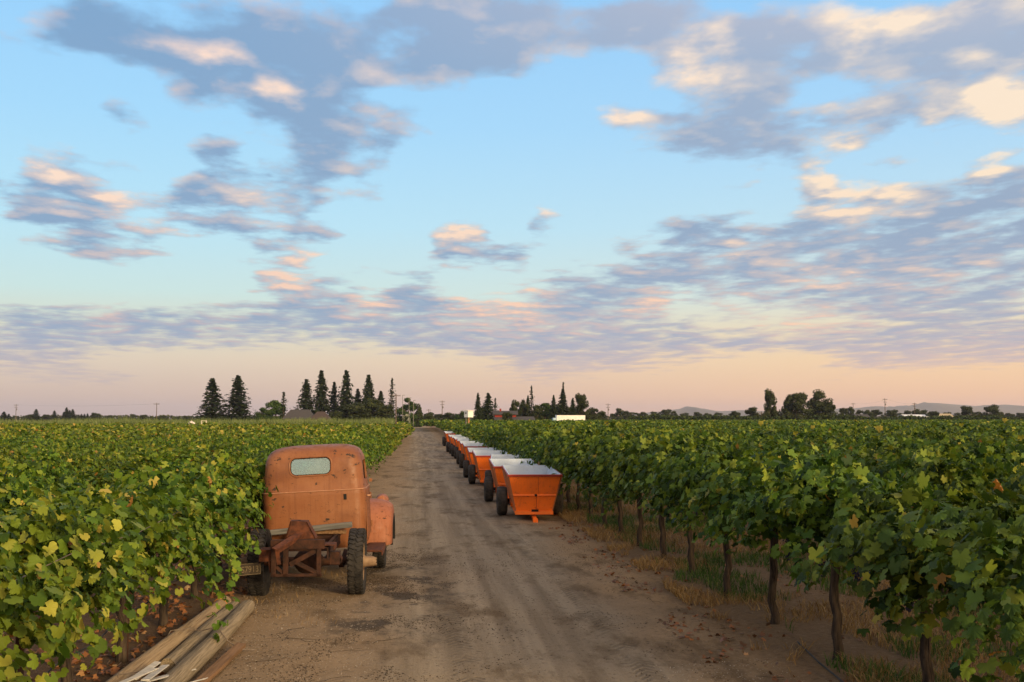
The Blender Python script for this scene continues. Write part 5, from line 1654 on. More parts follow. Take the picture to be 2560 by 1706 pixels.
# ------------------------------------------------------------------ where the far things stand
TREES = [
    ('con', -55.13, 300, 13.4, 6.5, 'left one of the two lone dark conifers', 'tree', 'tall conifers round the left farmhouse', 0),
    ('con', -48.29, 300, 14.3, 6.8, 'taller right one of the two lone dark conifers', 'tree', 'tall conifers round the left farmhouse', 0),
    ('con', -30.85, 310, 13.6, 5.2, 'first tall conifer of the clump, nearest the farmhouse roof', 'tree', 'tall conifers round the left farmhouse', 0),
    ('con', -26.61, 310, 16.1, 5.0, 'second tall conifer of the clump by the farmhouse', 'tree', 'tall conifers round the left farmhouse', 0),
    ('con', -23.4, 315, 13.0, 3.6, 'slimmer conifer between the two tallest of the clump', 'tree', 'tall conifers round the left farmhouse', 0),
    ('con', -19.64, 310, 16.2, 5.2, 'tallest conifer of the farmhouse clump', 'tree', 'tall conifers round the left farmhouse', 0),
    ('con', -16.65, 315, 11.0, 3.8, 'short conifer right of the tallest in the clump', 'tree', 'tall conifers round the left farmhouse', 0),
    ('con', -13.36, 310, 14.9, 4.8, 'tall conifer at the right of the farmhouse clump', 'tree', 'tall conifers round the left farmhouse', 0),
    ('con', -9.93, 312, 10.3, 3.8, 'small conifer in front of the ragged open one', 'tree', 'tall conifers round the left farmhouse', 0),
    ('spa', -6.47, 300, 13.8, 4.8, 'ragged open-branched conifer at the right end of the clump', 'tree', 'tall conifers round the left farmhouse', 0),
    ('spa', -34.13, 285, 9.4, 4.6, 'sparse drooping conifer rising over the farmhouse roof', 'tree', 'tall conifers round the left farmhouse', 0),
    ('grn', -41.72, 300, 5.9, 4.6, 'round green tree left of the farmhouse', 'tree', 'tall conifers round the left farmhouse', 0),
    ('grn', -38.87, 305, 7.6, 5.4, 'taller rounded green tree behind the farmhouse', 'tree', 'tall conifers round the left farmhouse', 0),
    ('oli', -34.06, 305, 4.3, 3.4, 'small olive-coloured tree by the farmhouse roof', 'tree', 'tall conifers round the left farmhouse', 0),
    ('oli', -16.16, 285, 6.6, 7.8, 'broad olive-coloured bush tree under the tall conifers', 'tree', 'tall conifers round the left farmhouse', 0),
    ('oli', -11.78, 288, 7.8, 6.5, 'second olive-coloured tree under the conifers', 'tree', 'tall conifers round the left farmhouse', 0),
    ('oli', -7.99, 284, 5.9, 6.0, 'lower olive-coloured tree at the right of the clump', 'tree', 'tall conifers round the left farmhouse', 0),
    ('bus', -20.42, 282, 4.2, 5.0, 'dark bush at the foot of the conifers', 'bush', 'tall conifers round the left farmhouse', 0),
    ('grn', -2.06, 290, 8.2, 5.1, 'bright green round tree near the end of the road', 'tree', 'tall conifers round the left farmhouse', 0),
    ('oli', 0.39, 292, 6.3, 3.1, 'dark tree right beside the bright green one', 'tree', 'tall conifers round the left farmhouse', 0),
    ('wht', -2.0, 205, 3.3, 2.5, "white-flowering bush at the corner by the road's end", 'bush', None, 0),
    ('oli', 4.02, 330, 4.3, 3.5, "small dark tree just right of the road's end", 'tree', 'trees round the red barn house', 0),
    ('oli', 7.7, 360, 3.9, 4.1, 'low dark tree under the tall wire pole', 'tree', 'trees round the red barn house', 0),
    ('oli', 11.0, 350, 4.2, 5.1, 'low dark tree left of the nest box', 'tree', 'trees round the red barn house', 0),
    ('grn', 12.68, 300, 4.9, 3.1, 'leafy tree just behind the nest box', 'tree', 'trees round the red barn house', 0),
    ('cyp', 15.07, 262, 8.6, 2.3, 'narrow pointed dark conifer left of the red house', 'tree', 'trees round the red barn house', 0),
    ('con', 17.81, 265, 8.7, 3.6, 'broad dark conifer left of the red house', 'tree', 'trees round the red barn house', 0),
    ('spa', 19.61, 266, 7.6, 3.0, 'ragged conifer leaning against the broad dark one', 'tree', 'trees round the red barn house', 0),
    ('bus', 20.24, 238, 4.0, 3.1, 'round dark bush before the red house wall', 'bush', 'trees round the red barn house', 0),
    ('oli', 25.12, 272, 7.1, 2.9, 'knobbly tree behind the red house roof', 'tree', 'trees round the red barn house', 0),
    ('oli', 27.41, 275, 7.3, 2.2, 'upright tree behind the red house roof', 'tree', 'trees round the red barn house', 0),
    ('con', 28.75, 276, 8.3, 2.0, 'dark conifer beside the tall ragged one', 'tree', 'trees round the red barn house', 0),
    ('spa', 29.22, 272, 10.9, 3.3, 'tall ragged conifer over the red house', 'tree', 'trees round the red barn house', 0),
    ('oli', 29.98, 268, 5.8, 3.0, 'olive tree at the end of the red house', 'tree', 'trees round the red barn house', 0),
    ('grn', 33.01, 275, 6.5, 4.7, 'light green broad tree between the conifers', 'tree', 'trees round the red barn house', 0),
    ('con', 34.62, 270, 8.3, 2.0, 'slim dark conifer above the white trailer', 'tree', 'trees round the red barn house', 0),
    ('con', 37.22, 272, 10.0, 3.1, 'dense dark conifer behind the white trailer', 'tree', 'trees round the red barn house', 0),
    ('spa', 37.61, 274, 11.8, 2.9, 'tallest spire-topped conifer behind the white trailer', 'tree', 'trees round the red barn house', 0),
    ('con', 39.48, 270, 7.6, 2.2, "short dark conifer behind the white trailer's end", 'tree', 'trees round the red barn house', 0),
    ('oli', 42.17, 273, 8.8, 3.7, 'tall dark broadleaf tree at the end of the trailer', 'tree', 'trees round the red barn house', 0),
    ('oli', 47.05, 285, 5.3, 3.7, 'low dark tree right of the trailer', 'tree', 'trees round the red barn house', 0),
    ('oli', 51.74, 300, 4.5, 3.4, 'lower dark tree further right of the trailer', 'tree', 'trees round the red barn house', 0),
    ('oli', 105.82, 560, 7.7, 5.9, 'hazy small tree on the horizon between the trailer and the leaning tree', 'tree', 'distant trees on the right horizon', 0),
    ('oli', 113.66, 580, 6.3, 5.6, 'hazy small tree on the horizon between the trailer and the leaning tree', 'tree', 'distant trees on the right horizon', 0),
    ('oli', 122.05, 600, 5.7, 6.8, 'hazy small tree on the horizon between the trailer and the leaning tree', 'tree', 'distant trees on the right horizon', 0),
    ('oli', 132.02, 620, 6.0, 6.0, 'hazy small tree on the horizon between the trailer and the leaning tree', 'tree', 'distant trees on the right horizon', 0),
    ('oli', 124.36, 560, 5.9, 6.3, 'hazy small tree on the horizon between the trailer and the leaning tree', 'tree', 'distant trees on the right horizon', 0),
    ('oli', 136.04, 580, 7.2, 7.0, 'hazy small tree on the horizon between the trailer and the leaning tree', 'tree', 'distant trees on the right horizon', 0),
    ('oli', 145.22, 600, 6.4, 4.8, 'hazy small tree on the horizon between the trailer and the leaning tree', 'tree', 'distant trees on the right horizon', 0),
    ('oli', 156.26, 620, 5.5, 6.0, 'hazy small tree on the horizon between the trailer and the leaning tree', 'tree', 'distant trees on the right horizon', 0),
    ('oli', 147.69, 560, 5.7, 5.9, 'hazy small tree on the horizon between the trailer and the leaning tree', 'tree', 'distant trees on the right horizon', 0),
    ('oli', 159.03, 580, 5.1, 4.7, 'hazy small tree on the horizon between the trailer and the leaning tree', 'tree', 'distant trees on the right horizon', 0),
    ('oli', 170.8, 600, 5.5, 5.8, 'hazy small tree on the horizon between the trailer and the leaning tree', 'tree', 'distant trees on the right horizon', 0),
    ('oli', 126.63, 420, 5.3, 4.7, 'dark tree left of the leaning thin tree', 'tree', 'distant trees on the right horizon', 0),
    ('oli', 105.36, 330, 6.0, 5.3, 'dark rounded tree beside the leaning thin tree', 'tree', 'distant trees on the right horizon', 0),
    ('oli', 100.44, 300, 10.8, 3.1, 'thin leaning ragged tree on the right horizon', 'tree', 'distant trees on the right horizon', -0.06),
    ('bus', 101.8, 302, 6.2, 4.4, 'bushy growth at the foot of the leaning tree', 'bush', 'distant trees on the right horizon', 0),
    ('bus', 108.33, 300, 9.7, 8.7, 'big round dark tree on the right horizon', 'tree', 'distant trees on the right horizon', 0),
    ('oli', 116.66, 305, 10.7, 6.4, 'tall dark tree beside the big round one', 'tree', 'distant trees on the right horizon', 0),
    ('oli', 118.67, 303, 7.3, 4.9, 'lower dark tree at the right of the big pair', 'tree', 'distant trees on the right horizon', 0),
    ('oli', 174.62, 430, 6.8, 3.5, 'left one of two small round trees', 'tree', 'distant trees on the right horizon', 0),
    ('oli', 177.76, 430, 7.1, 3.8, 'right one of two small round trees', 'tree', 'distant trees on the right horizon', 0),
    ('oli', 190.26, 450, 6.0, 3.6, 'small tree under the two-armed pole', 'tree', 'distant trees on the right horizon', 0),
    ('oli', 193.55, 450, 6.0, 4.0, 'rounded small tree left of the tall pole', 'tree', 'distant trees on the right horizon', 0),
    ('oli', 197.43, 450, 6.2, 5.1, 'broader tree left of the tall pole', 'tree', 'distant trees on the right horizon', 0),
    ('oli', 190.79, 420, 5.8, 5.8, 'dark tree right of the tall pole', 'tree', 'distant trees on the right horizon', 0),
    ('oli', 244.53, 520, 6.2, 5.5, 'wispy tree behind the blue shed', 'tree', 'distant trees on the right horizon', 0),
    ('oli', 249.07, 520, 7.0, 5.0, 'taller wispy tree behind the blue shed', 'tree', 'distant trees on the right horizon', 0),
    ('oli', 253.58, 520, 6.6, 5.9, 'tree at the end of the blue shed', 'tree', 'distant trees on the right horizon', 0),
    ('bus', 198.7, 400, 5.3, 6.1, 'dark bush between the blue shed and the tan house', 'bush', 'distant trees on the right horizon', 0),
    ('oli', 227.94, 430, 7.5, 5.9, 'round-topped tree right of the tan house', 'tree', 'distant trees on the right horizon', 0),
    ('oli', 253.79, 470, 5.3, 5.7, 'low tree between the two round-topped ones', 'tree', 'distant trees on the right horizon', 0),
    ('oli', 238.53, 430, 8.1, 6.6, 'largest round-topped tree near the right edge', 'tree', 'distant trees on the right horizon', 0),
    ('oli', 253.48, 450, 5.2, 5.1, 'low tree beside the largest round-topped one', 'tree', 'distant trees on the right horizon', 0),
    ('oli', 325.98, 640, 6.0, 6.2, 'far low tree along the right horizon', 'tree', 'distant trees on the right horizon', 0),
    ('oli', 332.96, 640, 5.7, 6.2, 'far low tree along the right horizon', 'tree', 'distant trees on the right horizon', 0),
    ('oli', 366.68, 640, 5.5, 7.2, 'far low tree along the right horizon', 'tree', 'distant trees on the right horizon', 0),
    ('oli', 372.34, 640, 5.7, 7.2, 'far low tree along the right horizon', 'tree', 'distant trees on the right horizon', 0),
    ('oli', 377.99, 640, 5.5, 7.2, 'far low tree along the right horizon', 'tree', 'distant trees on the right horizon', 0),
    ('oli', 295.38, 640, 5.4, 5.2, 'far low tree along the right horizon', 'tree', 'distant trees on the right horizon', 0),
    ('con', -226.39, 620, 5.9, 5.0, 'small conifer at the left edge of the horizon', 'tree', 'distant trees on the left horizon', 0),
    ('con', -223.8, 620, 4.7, 3.0, 'tiny conifer beside the left edge', 'tree', 'distant trees on the left horizon', 0),
    ('con', -216.0, 640, 7.5, 4.6, 'pointed tree right of the left wire pole', 'tree', 'distant trees on the left horizon', 0),
    ('oli', -218.55, 640, 4.5, 6.2, 'low tree at the foot of the pointed tree', 'tree', 'distant trees on the left horizon', 0),
    ('oli', -210.62, 640, 4.5, 5.2, 'low tree before the small lone conifer', 'tree', 'distant trees on the left horizon', 0),
    ('con', -205.86, 640, 6.7, 3.6, 'small lone conifer on the left horizon', 'tree', 'distant trees on the left horizon', 0),
    ('con', -199.16, 640, 8.5, 4.1, 'tallest of the four small left conifers', 'tree', 'distant trees on the left horizon', 0),
    ('con', -198.97, 645, 7.0, 3.1, 'middle of the four small left conifers', 'tree', 'distant trees on the left horizon', 0),
    ('con', -195.75, 640, 7.5, 4.1, 'broad one of the four small left conifers', 'tree', 'distant trees on the left horizon', 0),
    ('con', -201.79, 644, 6.0, 3.6, 'shortest of the four small left conifers', 'tree', 'distant trees on the left horizon', 0),
    ('con', -198.29, 660, 4.5, 2.1, 'tiny conifer in the left horizon row', 'tree', 'distant trees on the left horizon', 0),
    ('con', -196.8, 660, 4.8, 2.7, 'tiny conifer in the left horizon row', 'tree', 'distant trees on the left horizon', 0),
    ('con', -195.05, 660, 4.8, 2.7, 'tiny conifer in the left horizon row', 'tree', 'distant trees on the left horizon', 0),
    ('con', -193.31, 660, 5.1, 2.7, 'tiny conifer in the left horizon row', 'tree', 'distant trees on the left horizon', 0),
    ('con', -191.03, 660, 4.0, 2.7, 'tiny conifer in the left horizon row', 'tree', 'distant trees on the left horizon', 0),
    ('oli', -183.58, 640, 5.5, 4.1, 'dark clump tree at the end of the tiny conifers', 'tree', 'distant trees on the left horizon', 0),
    ('oli', -181.39, 640, 5.0, 3.6, 'second dark clump tree after the tiny conifers', 'tree', 'distant trees on the left horizon', 0),
    ('oli', -185.73, 680, 4.1, 4.4, 'low round tree along the far left horizon', 'tree', 'distant trees on the left horizon', 0),
    ('oli', -172.81, 680, 4.9, 6.0, 'low round tree along the far left horizon', 'tree', 'distant trees on the left horizon', 0),
    ('oli', -166.05, 680, 4.4, 6.0, 'low round tree along the far left horizon', 'tree', 'distant trees on the left horizon', 0),
    ('oli', -154.08, 680, 3.8, 5.5, 'low round tree along the far left horizon', 'tree', 'distant trees on the left horizon', 0),
    ('oli', -156.67, 680, 3.6, 5.5, 'low round tree along the far left horizon', 'tree', 'distant trees on the left horizon', 0),
    ('oli', -141.03, 680, 3.8, 4.9, 'low round tree along the far left horizon', 'tree', 'distant trees on the left horizon', 0),
    ('oli', -132.65, 680, 3.8, 5.5, 'low round tree along the far left horizon', 'tree', 'distant trees on the left horizon', 0),
    ('oli', -177.43, 680, 3.3, 4.9, 'low round tree along the far left horizon', 'tree', 'distant trees on the left horizon', 0),
    ('oli', -146.24, 680, 3.3, 4.9, 'low round tree along the far left horizon', 'tree', 'distant trees on the left horizon', 0),
    ('bus', 25.59, 282, 5.7, 3.6, 'low dense tree behind the red house roof', 'tree', 'trees round the red barn house', 0),
    ('bus', 28.32, 283, 5.9, 3.7, 'second low dense tree behind the red house', 'tree', 'trees round the red barn house', 0),
    ('bus', 31.55, 282, 5.5, 4.1, 'low dense tree right of the red house', 'tree', 'trees round the red barn house', 0),
    ('bus', 35.0, 282, 5.9, 3.6, 'low dense tree left of the trailer', 'tree', 'trees round the red barn house', 0),
    ('bus', 37.78, 283, 6.2, 4.6, 'dense dark tree mass above the trailer', 'tree', 'trees round the red barn house', 0),
    ('bus', 40.3, 282, 5.7, 4.1, "dense tree behind the trailer's middle", 'tree', 'trees round the red barn house', 0),
    ('bus', 43.23, 283, 5.9, 4.1, "dense tree behind the trailer's right end", 'tree', 'trees round the red barn house', 0),
    ('bus', 16.85, 270, 5.2, 3.5, 'low dense tree at the foot of the paired conifers', 'tree', 'trees round the red barn house', 0),
]
POLES = [
    (-198.73, 560.0, 9.2, 2, 'wire pole at the left edge of the horizon', False),
    (-97.68, 420.0, 8.1, 1, 'lone wire pole on the left horizon', False),
    (10.31, 420.0, 9.1, 2, "tall wire pole just right of the road's end", False),
    (15.5, 520.0, 5.0, 1, 'short far pole right of the tall one', False),
    (5.84, 480.0, 6.3, 1, 'slim pole just left of the tall wire pole', False),
    (82.57, 460.0, 8.5, 2, 'wire pole right of the white trailer', False),
    (216.57, 520.0, 9.8, 1, 'two-armed pole left of the tallest right-hand pole', False),
    (197.14, 440.0, 10.6, 2, 'tallest wire pole on the right horizon', False),
    (224.37, 470.0, 9.2, 2, 'wire pole above the blue shed', False),
    (251.72, 620.0, 6.1, 1, 'small far pole by the two round trees', False),
    (303.11, 620.0, 6.1, 1, 'short pole at the end of the blue shed', False),
    (97.92, 300.0, 4.3, 1, 'pole beside the leaning thin tree', False),
    (-4.56, 255.0, 8.1, 1, 'pole at the right of the conifer clump', False),
    (-2.85, 240.0, 7.5, 0, 'tall lamp post by the end of the road', True),
    (-1.47, 250.0, 7.1, 0, 'middle lamp post by the end of the road', True),
    (-0.49, 262.0, 6.7, 0, 'shortest lamp post by the end of the road', True),
]
LINES = [((-197.82999999999998, 560.0, 8.899999999999999), (-96.78, 420.0, 7.8), 'power line between the two left poles'), ((217.47, 520.0, 9.5), (198.04, 440.0, 10.299999999999999), 'power line running to the tallest right pole'), ((198.04, 440.0, 10.299999999999999), (225.27, 470.0, 8.899999999999999), 'power line from the tallest pole to the blue shed pole')]
HOUSE_L = (-28.33, 268.0)
HOUSE_R = (22.23, 245.0)
TRAILER = (33.77, 235.0)
NESTBOX = (4.76, 97.0)
MOUND = (-29.33, 145.5)
HOUSES = [
    ('shed', 191.84, 400.0, 8.6, 7.0, 2.9, 3.7, 'wall_blue', 'white_paint', 'pale blue metal shed on the right horizon', 'shed'),
    ('house', 209.13, 410.0, 5.6, 8.0, 2.6, 4.1, 'wall_tan', 'tan_roof', 'small tan-roofed house on the right horizon', 'house'),
    ('house', 179.3, 420.0, 5.0, 7.0, 2.6, 3.9, 'roof_grey', 'roof_grey', 'small grey house below the two-armed pole', 'house'),
    ('house', 163.1, 420.0, 6.0, 7.0, 2.4, 3.3, 'wall_tan', 'white_paint', 'low pale house right of the big round tree', 'house'),
    ('house', 113.4, 330.0, 4.5, 7.0, 2.3, 3.4, 'wall_tan', 'roof_grey', 'low house showing between the leaning tree and the big round one', 'house'),
]
HAZE = 8.0e-5

# ------------------------------------------------------------------ trees far behind the vineyard
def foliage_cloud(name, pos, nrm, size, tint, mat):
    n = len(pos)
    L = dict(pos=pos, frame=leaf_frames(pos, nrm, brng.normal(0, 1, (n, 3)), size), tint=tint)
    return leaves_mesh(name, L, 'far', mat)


brng = np.random.default_rng(21)


def conifer_mesh(seed, sparse=False, droop=.25, taper=1.0, n_whorl=30, mat='conifer'):
    """crown of unit height and about .2 half width, whorls of branches carrying small sprays"""
    q = np.random.default_rng(seed)
    P, N, S_, T_ = [], [], [], []
    for w in range(n_whorl):
        t = .06 + .93 * (w + q.random() * .6) / n_whorl
        R = (1 - t) ** (.72 if not sparse else .85) * .215 * taper
        if sparse: R *= q.uniform(.6, 1.15)
        R = max(R, .012)
        nb = (7 if not sparse else 4)
        a0 = q.uniform(0, 6.28)
        for b in range(nb):
            a = a0 + 6.28 * b / nb + q.normal(0, .25)
            rr = R * q.uniform(.50, 1.28)
            m = max(3, int((22 if not sparse else 15) * (rr / .2) ** .8))
            u = q.random(m) ** .75
            x = np.cos(a) * rr * u + q.normal(0, .007, m)
            y = np.sin(a) * rr * u + q.normal(0, .007, m)
            z = t + (.10 * rr * 2 * u - droop * rr * u ** 2 * 1.6) + q.normal(0, .006, m)
            P.append(np.stack([x, y, z], -1))
            N.append(np.stack([np.cos(a) * .3 + q.normal(0, .5, m), np.sin(a) * .3 + q.normal(0, .5, m), np.full(m, .8)], -1))
            S_.append(q.uniform(.011, .022, m) * (1 if not sparse else .85))
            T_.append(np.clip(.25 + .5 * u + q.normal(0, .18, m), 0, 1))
    # dense heart
    m = 420 if not sparse else 90
    t = q.random(m) ** 1.3 * .93 + .05
    R = (1 - t) ** .75 * .15 * taper * q.random(m) ** .5 * (1 if not sparse else .5)
    a = q.uniform(0, 6.28, m)
    P.append(np.stack([np.cos(a) * R, np.sin(a) * R, t], -1))
    N.append(q.normal(0, 1, (m, 3)))
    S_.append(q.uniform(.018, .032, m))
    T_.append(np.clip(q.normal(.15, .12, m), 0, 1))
    return foliage_cloud('crown', np.concatenate(P), np.concatenate(N), np.concatenate(S_), np.concatenate(T_), M[mat])


def broad_mesh(seed, mat, clumps=30, wide=.5, low=.06, size=.030, gaps=.0):
    """crown of unit height made of uneven leaf clumps"""
    q = np.random.default_rng(seed)
    P, N, S_, T_ = [], [], [], []
    for c in range(clumps):
        a = q.uniform(0, 6.28)
        h = q.random()
        r = wide * .72 * math.sqrt(q.random()) * (math.sin(math.pi * (.18 + .74 * h)) ** .6)
        cc = np.array([r * math.cos(a), r * math.sin(a), low + (.90 - low) * h])
        cr = q.uniform(.10, .20) * (1 - .3 * h)
        m = int(1500 * cr)
        d = q.normal(0, 1, (m, 3))
        d /= np.linalg.norm(d, axis=1, keepdims=True)
        rad = cr * q.uniform(.55, 1.15, m)[:, None]
        p = cc + d * rad * np.array([1.1, 1.1, .85])
        P.append(p)
        N.append(d + q.normal(0, .5, (m, 3)) + np.array([0, 0, .3]))
        S_.append(q.uniform(.6, 1.2, m) * size)
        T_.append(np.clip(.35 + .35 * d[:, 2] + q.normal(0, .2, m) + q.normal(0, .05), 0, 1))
    P = np.concatenate(P)
    P[:, 2] = np.maximum(P[:, 2], .02)
    return foliage_cloud('crown', P, np.concatenate(N), np.concatenate(S_), np.concatenate(T_), M[mat])


def trunk_unit(seed, broad=False):
    q = np.random.default_rng(seed)
    b = MB()
    if broad:
        b.tube([(0, 0, -.02), (.01, 0, .15), (0, .01, .30), (.02, .0, .55), (.02, .01, .8)], [.035, .028, .024, .016, .004], 8)
        for k in range(6):
            a = q.uniform(0, 6.28)
            z = .2 + .07 * k
            b.tube([(0, 0, z), (.12 * math.cos(a), .12 * math.sin(a), z + .12), (.24 * math.cos(a), .24 * math.sin(a), z + .22)], [.016, .010, .003], 6)
    else:
        b.tube([(0, 0, -.02), (0, 0, .3), (0, 0, .7), (0, 0, .99)], [.018, .014, .007, .0015], 8)
        for k in range(14):
            a = q.uniform(0, 6.28)
            z = .1 + .06 * k
            R = (1 - z) * .16
            b.tube([(0, 0, z), (R * math.cos(a), R * math.sin(a), z + .01)], [.004, .001], 4)
    return b.mesh('trunk', M['tree_bark'], True)


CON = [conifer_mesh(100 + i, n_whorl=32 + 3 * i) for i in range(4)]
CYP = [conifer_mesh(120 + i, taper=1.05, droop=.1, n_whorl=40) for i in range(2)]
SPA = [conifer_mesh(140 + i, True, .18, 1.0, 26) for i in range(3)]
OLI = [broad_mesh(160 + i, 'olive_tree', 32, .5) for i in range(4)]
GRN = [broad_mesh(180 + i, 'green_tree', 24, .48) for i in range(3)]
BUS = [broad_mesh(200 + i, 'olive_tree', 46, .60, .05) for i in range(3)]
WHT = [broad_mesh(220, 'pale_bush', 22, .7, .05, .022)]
TRK = [trunk_unit(1), trunk_unit(2)]
TRB = [trunk_unit(3, True), trunk_unit(4, True)]
KIND = {'con': (CON, TRK, 'conifer_tree', .26), 'cyp': (CYP, TRK, 'cypress_tree', .30), 'spa': (SPA, TRK, 'conifer_tree', .30), 'oli': (OLI, TRB, 'broadleaf_tree', .80), 'grn': (GRN, TRB, 'broadleaf_tree', .80), 'bus': (BUS, TRB, 'bush', 1.0), 'wht': (WHT, TRB, 'flowering_bush', 1.2)}
tcount = {}


def tree(kind, x, y, h, w, label, cat, group=None, lean=0.0):
    pool, tr, name, unit = KIND[kind]
    i = tcount.get(kind, 0)
    tcount[kind] = i + 1
    if kind in ('oli', 'grn'): w *= 1.25
    e = empty(name, (x, y, float(ground_z(x, y)) - .05), brng.uniform(0, 6.28))
    sx = w / unit
    for nm, me in (('trunk', tr[i % len(tr)]), ('crown', pool[i % len(pool)])):
        o = link(nm, me, e)
        o.scale = (sx, sx, h) if nm == 'crown' else (max(sx * .8, h * .35), max(sx * .8, h * .35), h)
    e.rotation_euler.rotate_axis('Y', lean) if lean else None
    return tag(e, label, cat, group)


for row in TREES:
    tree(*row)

# ------------------------------------------------------------------ tall grass bank beyond the left vines
n = 40000
X = brng.uniform(-78, -3.2, n)
Y = brng.uniform(148, 157, n)
h = (2.0 + .5 * vnoise(X * .25, Y * .3, 131) + .35 * vnoise(X * 1.3, Y, 132)) * brng.uniform(.75, 1.1, n)
blades('tall_grass', X, Y, h, np.full(n, .055), np.clip(brng.normal(.45, .22, n), 0, 1), M['tall_grass'], 'pale green bank of tall feathery grass beyond the truck-side vineyard', 'tall grass', .25)


def quad_box(e, name, x0, x1, y0, y1, z0, z1, mat):
    return MB().box(((x0 + x1) / 2, (y0 + y1) / 2, (z0 + z1) / 2), (x1 - x0, y1 - y0, z1 - z0)).build(name, mat, e)


def gable(e, x0, x1, y0, y1, ze, zr, mat, name='roof', hip=0.0):
    ym = (y0 + y1) / 2
    v = [(x0, y0, ze), (x1, y0, ze), (x1, y1, ze), (x0, y1, ze), (x0 + hip, ym, zr), (x1 - hip, ym, zr)]
    v2 = [(a, b, c - .18) for a, b, c in v]
    return MB().add(v + v2, [(0, 1, 5, 4), (2, 3, 4, 5), (1, 2, 5), (3, 0, 4), (7, 6, 10, 11), (9, 8, 11, 10), (8, 7, 11), (6, 9, 10), (1, 0, 6, 7), (3, 2, 8, 9), (2, 1, 7, 8), (0, 3, 9, 6)]).build(name, mat, e)


def window(e, x, y, z, w, h):
    o = MB().box((x, y, z), (w + .16, .08, h + .16)).build('window', M['white_paint'], e)
    MB().box((x, y - .045, z), (w, .03, h)).build('pane', M['window_dark'], o)


# brown-roofed house behind the tall grass
X0, Y0 = HOUSE_L
e = empty('house', (X0, Y0, 0))
quad_box(e, 'wall', -6.5, 6.5, 0, 9, 0, 2.9, M['wall_tan'])
quad_box(e, 'wing_wall', 5.5, 12.5, -1.5, 7, 0, 2.7, M['wall_tan'])
gable(e, -7.2, 7.0, -.8, 9.8, 2.8, 5.6, M['roof_grey'], 'roof', 3.0)
gable(e, 4.6, 13.6, -2.3, 7.8, 2.7, 5.0, M['roof_brown'], 'wing_roof', 3.0)
for k in range(4): window(e, 7.0 + k * 1.35, -1.54, 1.9, .9, 1.0)
window(e, -4, -.04, 1.8, 1.4, 1.1)
window(e, 0, -.04, 1.8, 1.4, 1.1)
e.scale = (.56, .6, .80)
tag(e, 'low tan house with a grey-brown hipped roof among the tall conifers', 'house')
# red barn house to the right of the road's end
X0, Y0 = HOUSE_R
e = empty('barn_house', (X0, Y0, 0))
quad_box(e, 'wall', -6, 7, 0, 8, 0, 1.9, M['wall_red'])
gable(e, -6.6, 7.6, -.8, 8.8, 1.8, 2.9, M['roof_grey'])
quad_box(e, 'upper_wall', -6.2, 1.2, 3.4, 8.6, 2.2, 3.6, M['wall_red'])
gable(e, -6.9, 1.9, 2.7, 9.3, 3.5, 4.3, M['roof_grey'], 'upper_roof')
quad_box(e, 'chimney', -4.4, -3.8, 5.4, 6.0, 3.6, 4.8, M['wall_red'])
for k in range(3): window(e, -4.5 + k * 4.2, -.04, 1.2, 1.0, .8)
e.scale = (.66, .7, .95)
tag(e, 'dark red barn-like house with two grey roof levels behind the vines', 'house')
# white box trailer
X0, Y0 = TRAILER
e = empty('box_trailer', (X0, Y0, 0))
MB().box((0, 0, 2.05), (6.3, 2.4, 2.1)).build('box_body', M['white_paint'], e, bevel=.04)
MB().box((0, -1.205, 3.06), (6.32, .02, .09)).build('top_rail', M['roof_grey'], e)
MB().box((-3.5, 0, 1.75), (.8, 2.2, 1.4)).build('cab_end', M['wall_blue'], e, bevel=.05)
for k in range(7): MB().box((-2.7 + k * .9, -1.206, 2.0), (.03, .02, 1.9)).build('panel_rib', M['cream_board'], e)
MB().box((0, 0, .85), (6.0, 1.0, .2)).build('chassis', M['black'], e)
for x in (-2.6, 1.6, 2.5):
    for s_ in (-1, 1):
        MB().lathe([(-.12, .25), (-.12, .45), (-.08, .5), (.08, .5), (.12, .45), (.12, .25)], 'Y', 18, (x, s_ * 1.0, .5)).build('wheel', M['tyre_black'], e, True)
tag(e, 'long white box trailer parked beyond the wagon-side vines', 'trailer')
# pale blue shed, tan house, small grey houses
def small_house(name, x, y, w, d, ze, zr, wall, roof, label, cat):
    e = empty(name, (x, y, 0))
    quad_box(e, 'wall', -w / 2, w / 2, 0, d, 0, ze, wall)
    gable(e, -w / 2 - .4, w / 2 + .4, -.5, d + .5, ze - .05, zr, roof)
    for k in range(max(1, int(w / 4))): window(e, -w / 2 + 2 + k * 3.6, -.04, ze * .55, 1.1, ze * .3)
    return tag(e, label, cat)


for row in HOUSES: small_house(*row[:7], M[row[7]], M[row[8]], row[9], row[10])

# nest box on a post, standing in the vines by the road
X0, Y0 = NESTBOX
e = empty('nest_box', (X0, Y0, 0), math.radians(38))
MB().box((-.02, 0, 1.3), (.12, .12, 2.6)).build('post', M['post_orange'], e, bevel=.01)
MB().box((-.24, .10, 1.35), (.08, .08, 2.7)).build('brace_post', M['grey_wood'], e)
bx = MB().box((0, 0, 2.82), (.62, .55, .60)).build('box_body', M['white_paint'], e, bevel=.01)
MB().hexa([(-.36, -.33, 3.10), (.36, -.33, 3.10), (.36, .33, 3.17), (-.36, .33, 3.17), (-.36, -.33, 3.13), (.36, -.33, 3.13), (.36, .33, 3.20), (-.36, .33, 3.20)]).build('lid', M['cream_board'], bx)
b = MB().lathe([(-.006, .085), (.0, .085), (.0, .001)], 'X', 18, (-.316, .02, 2.90))
b.build('entrance_hole', M['black'], bx)
tag(e, 'white wooden nest box on a tall orange-brown post rising above the vines', 'nest box')

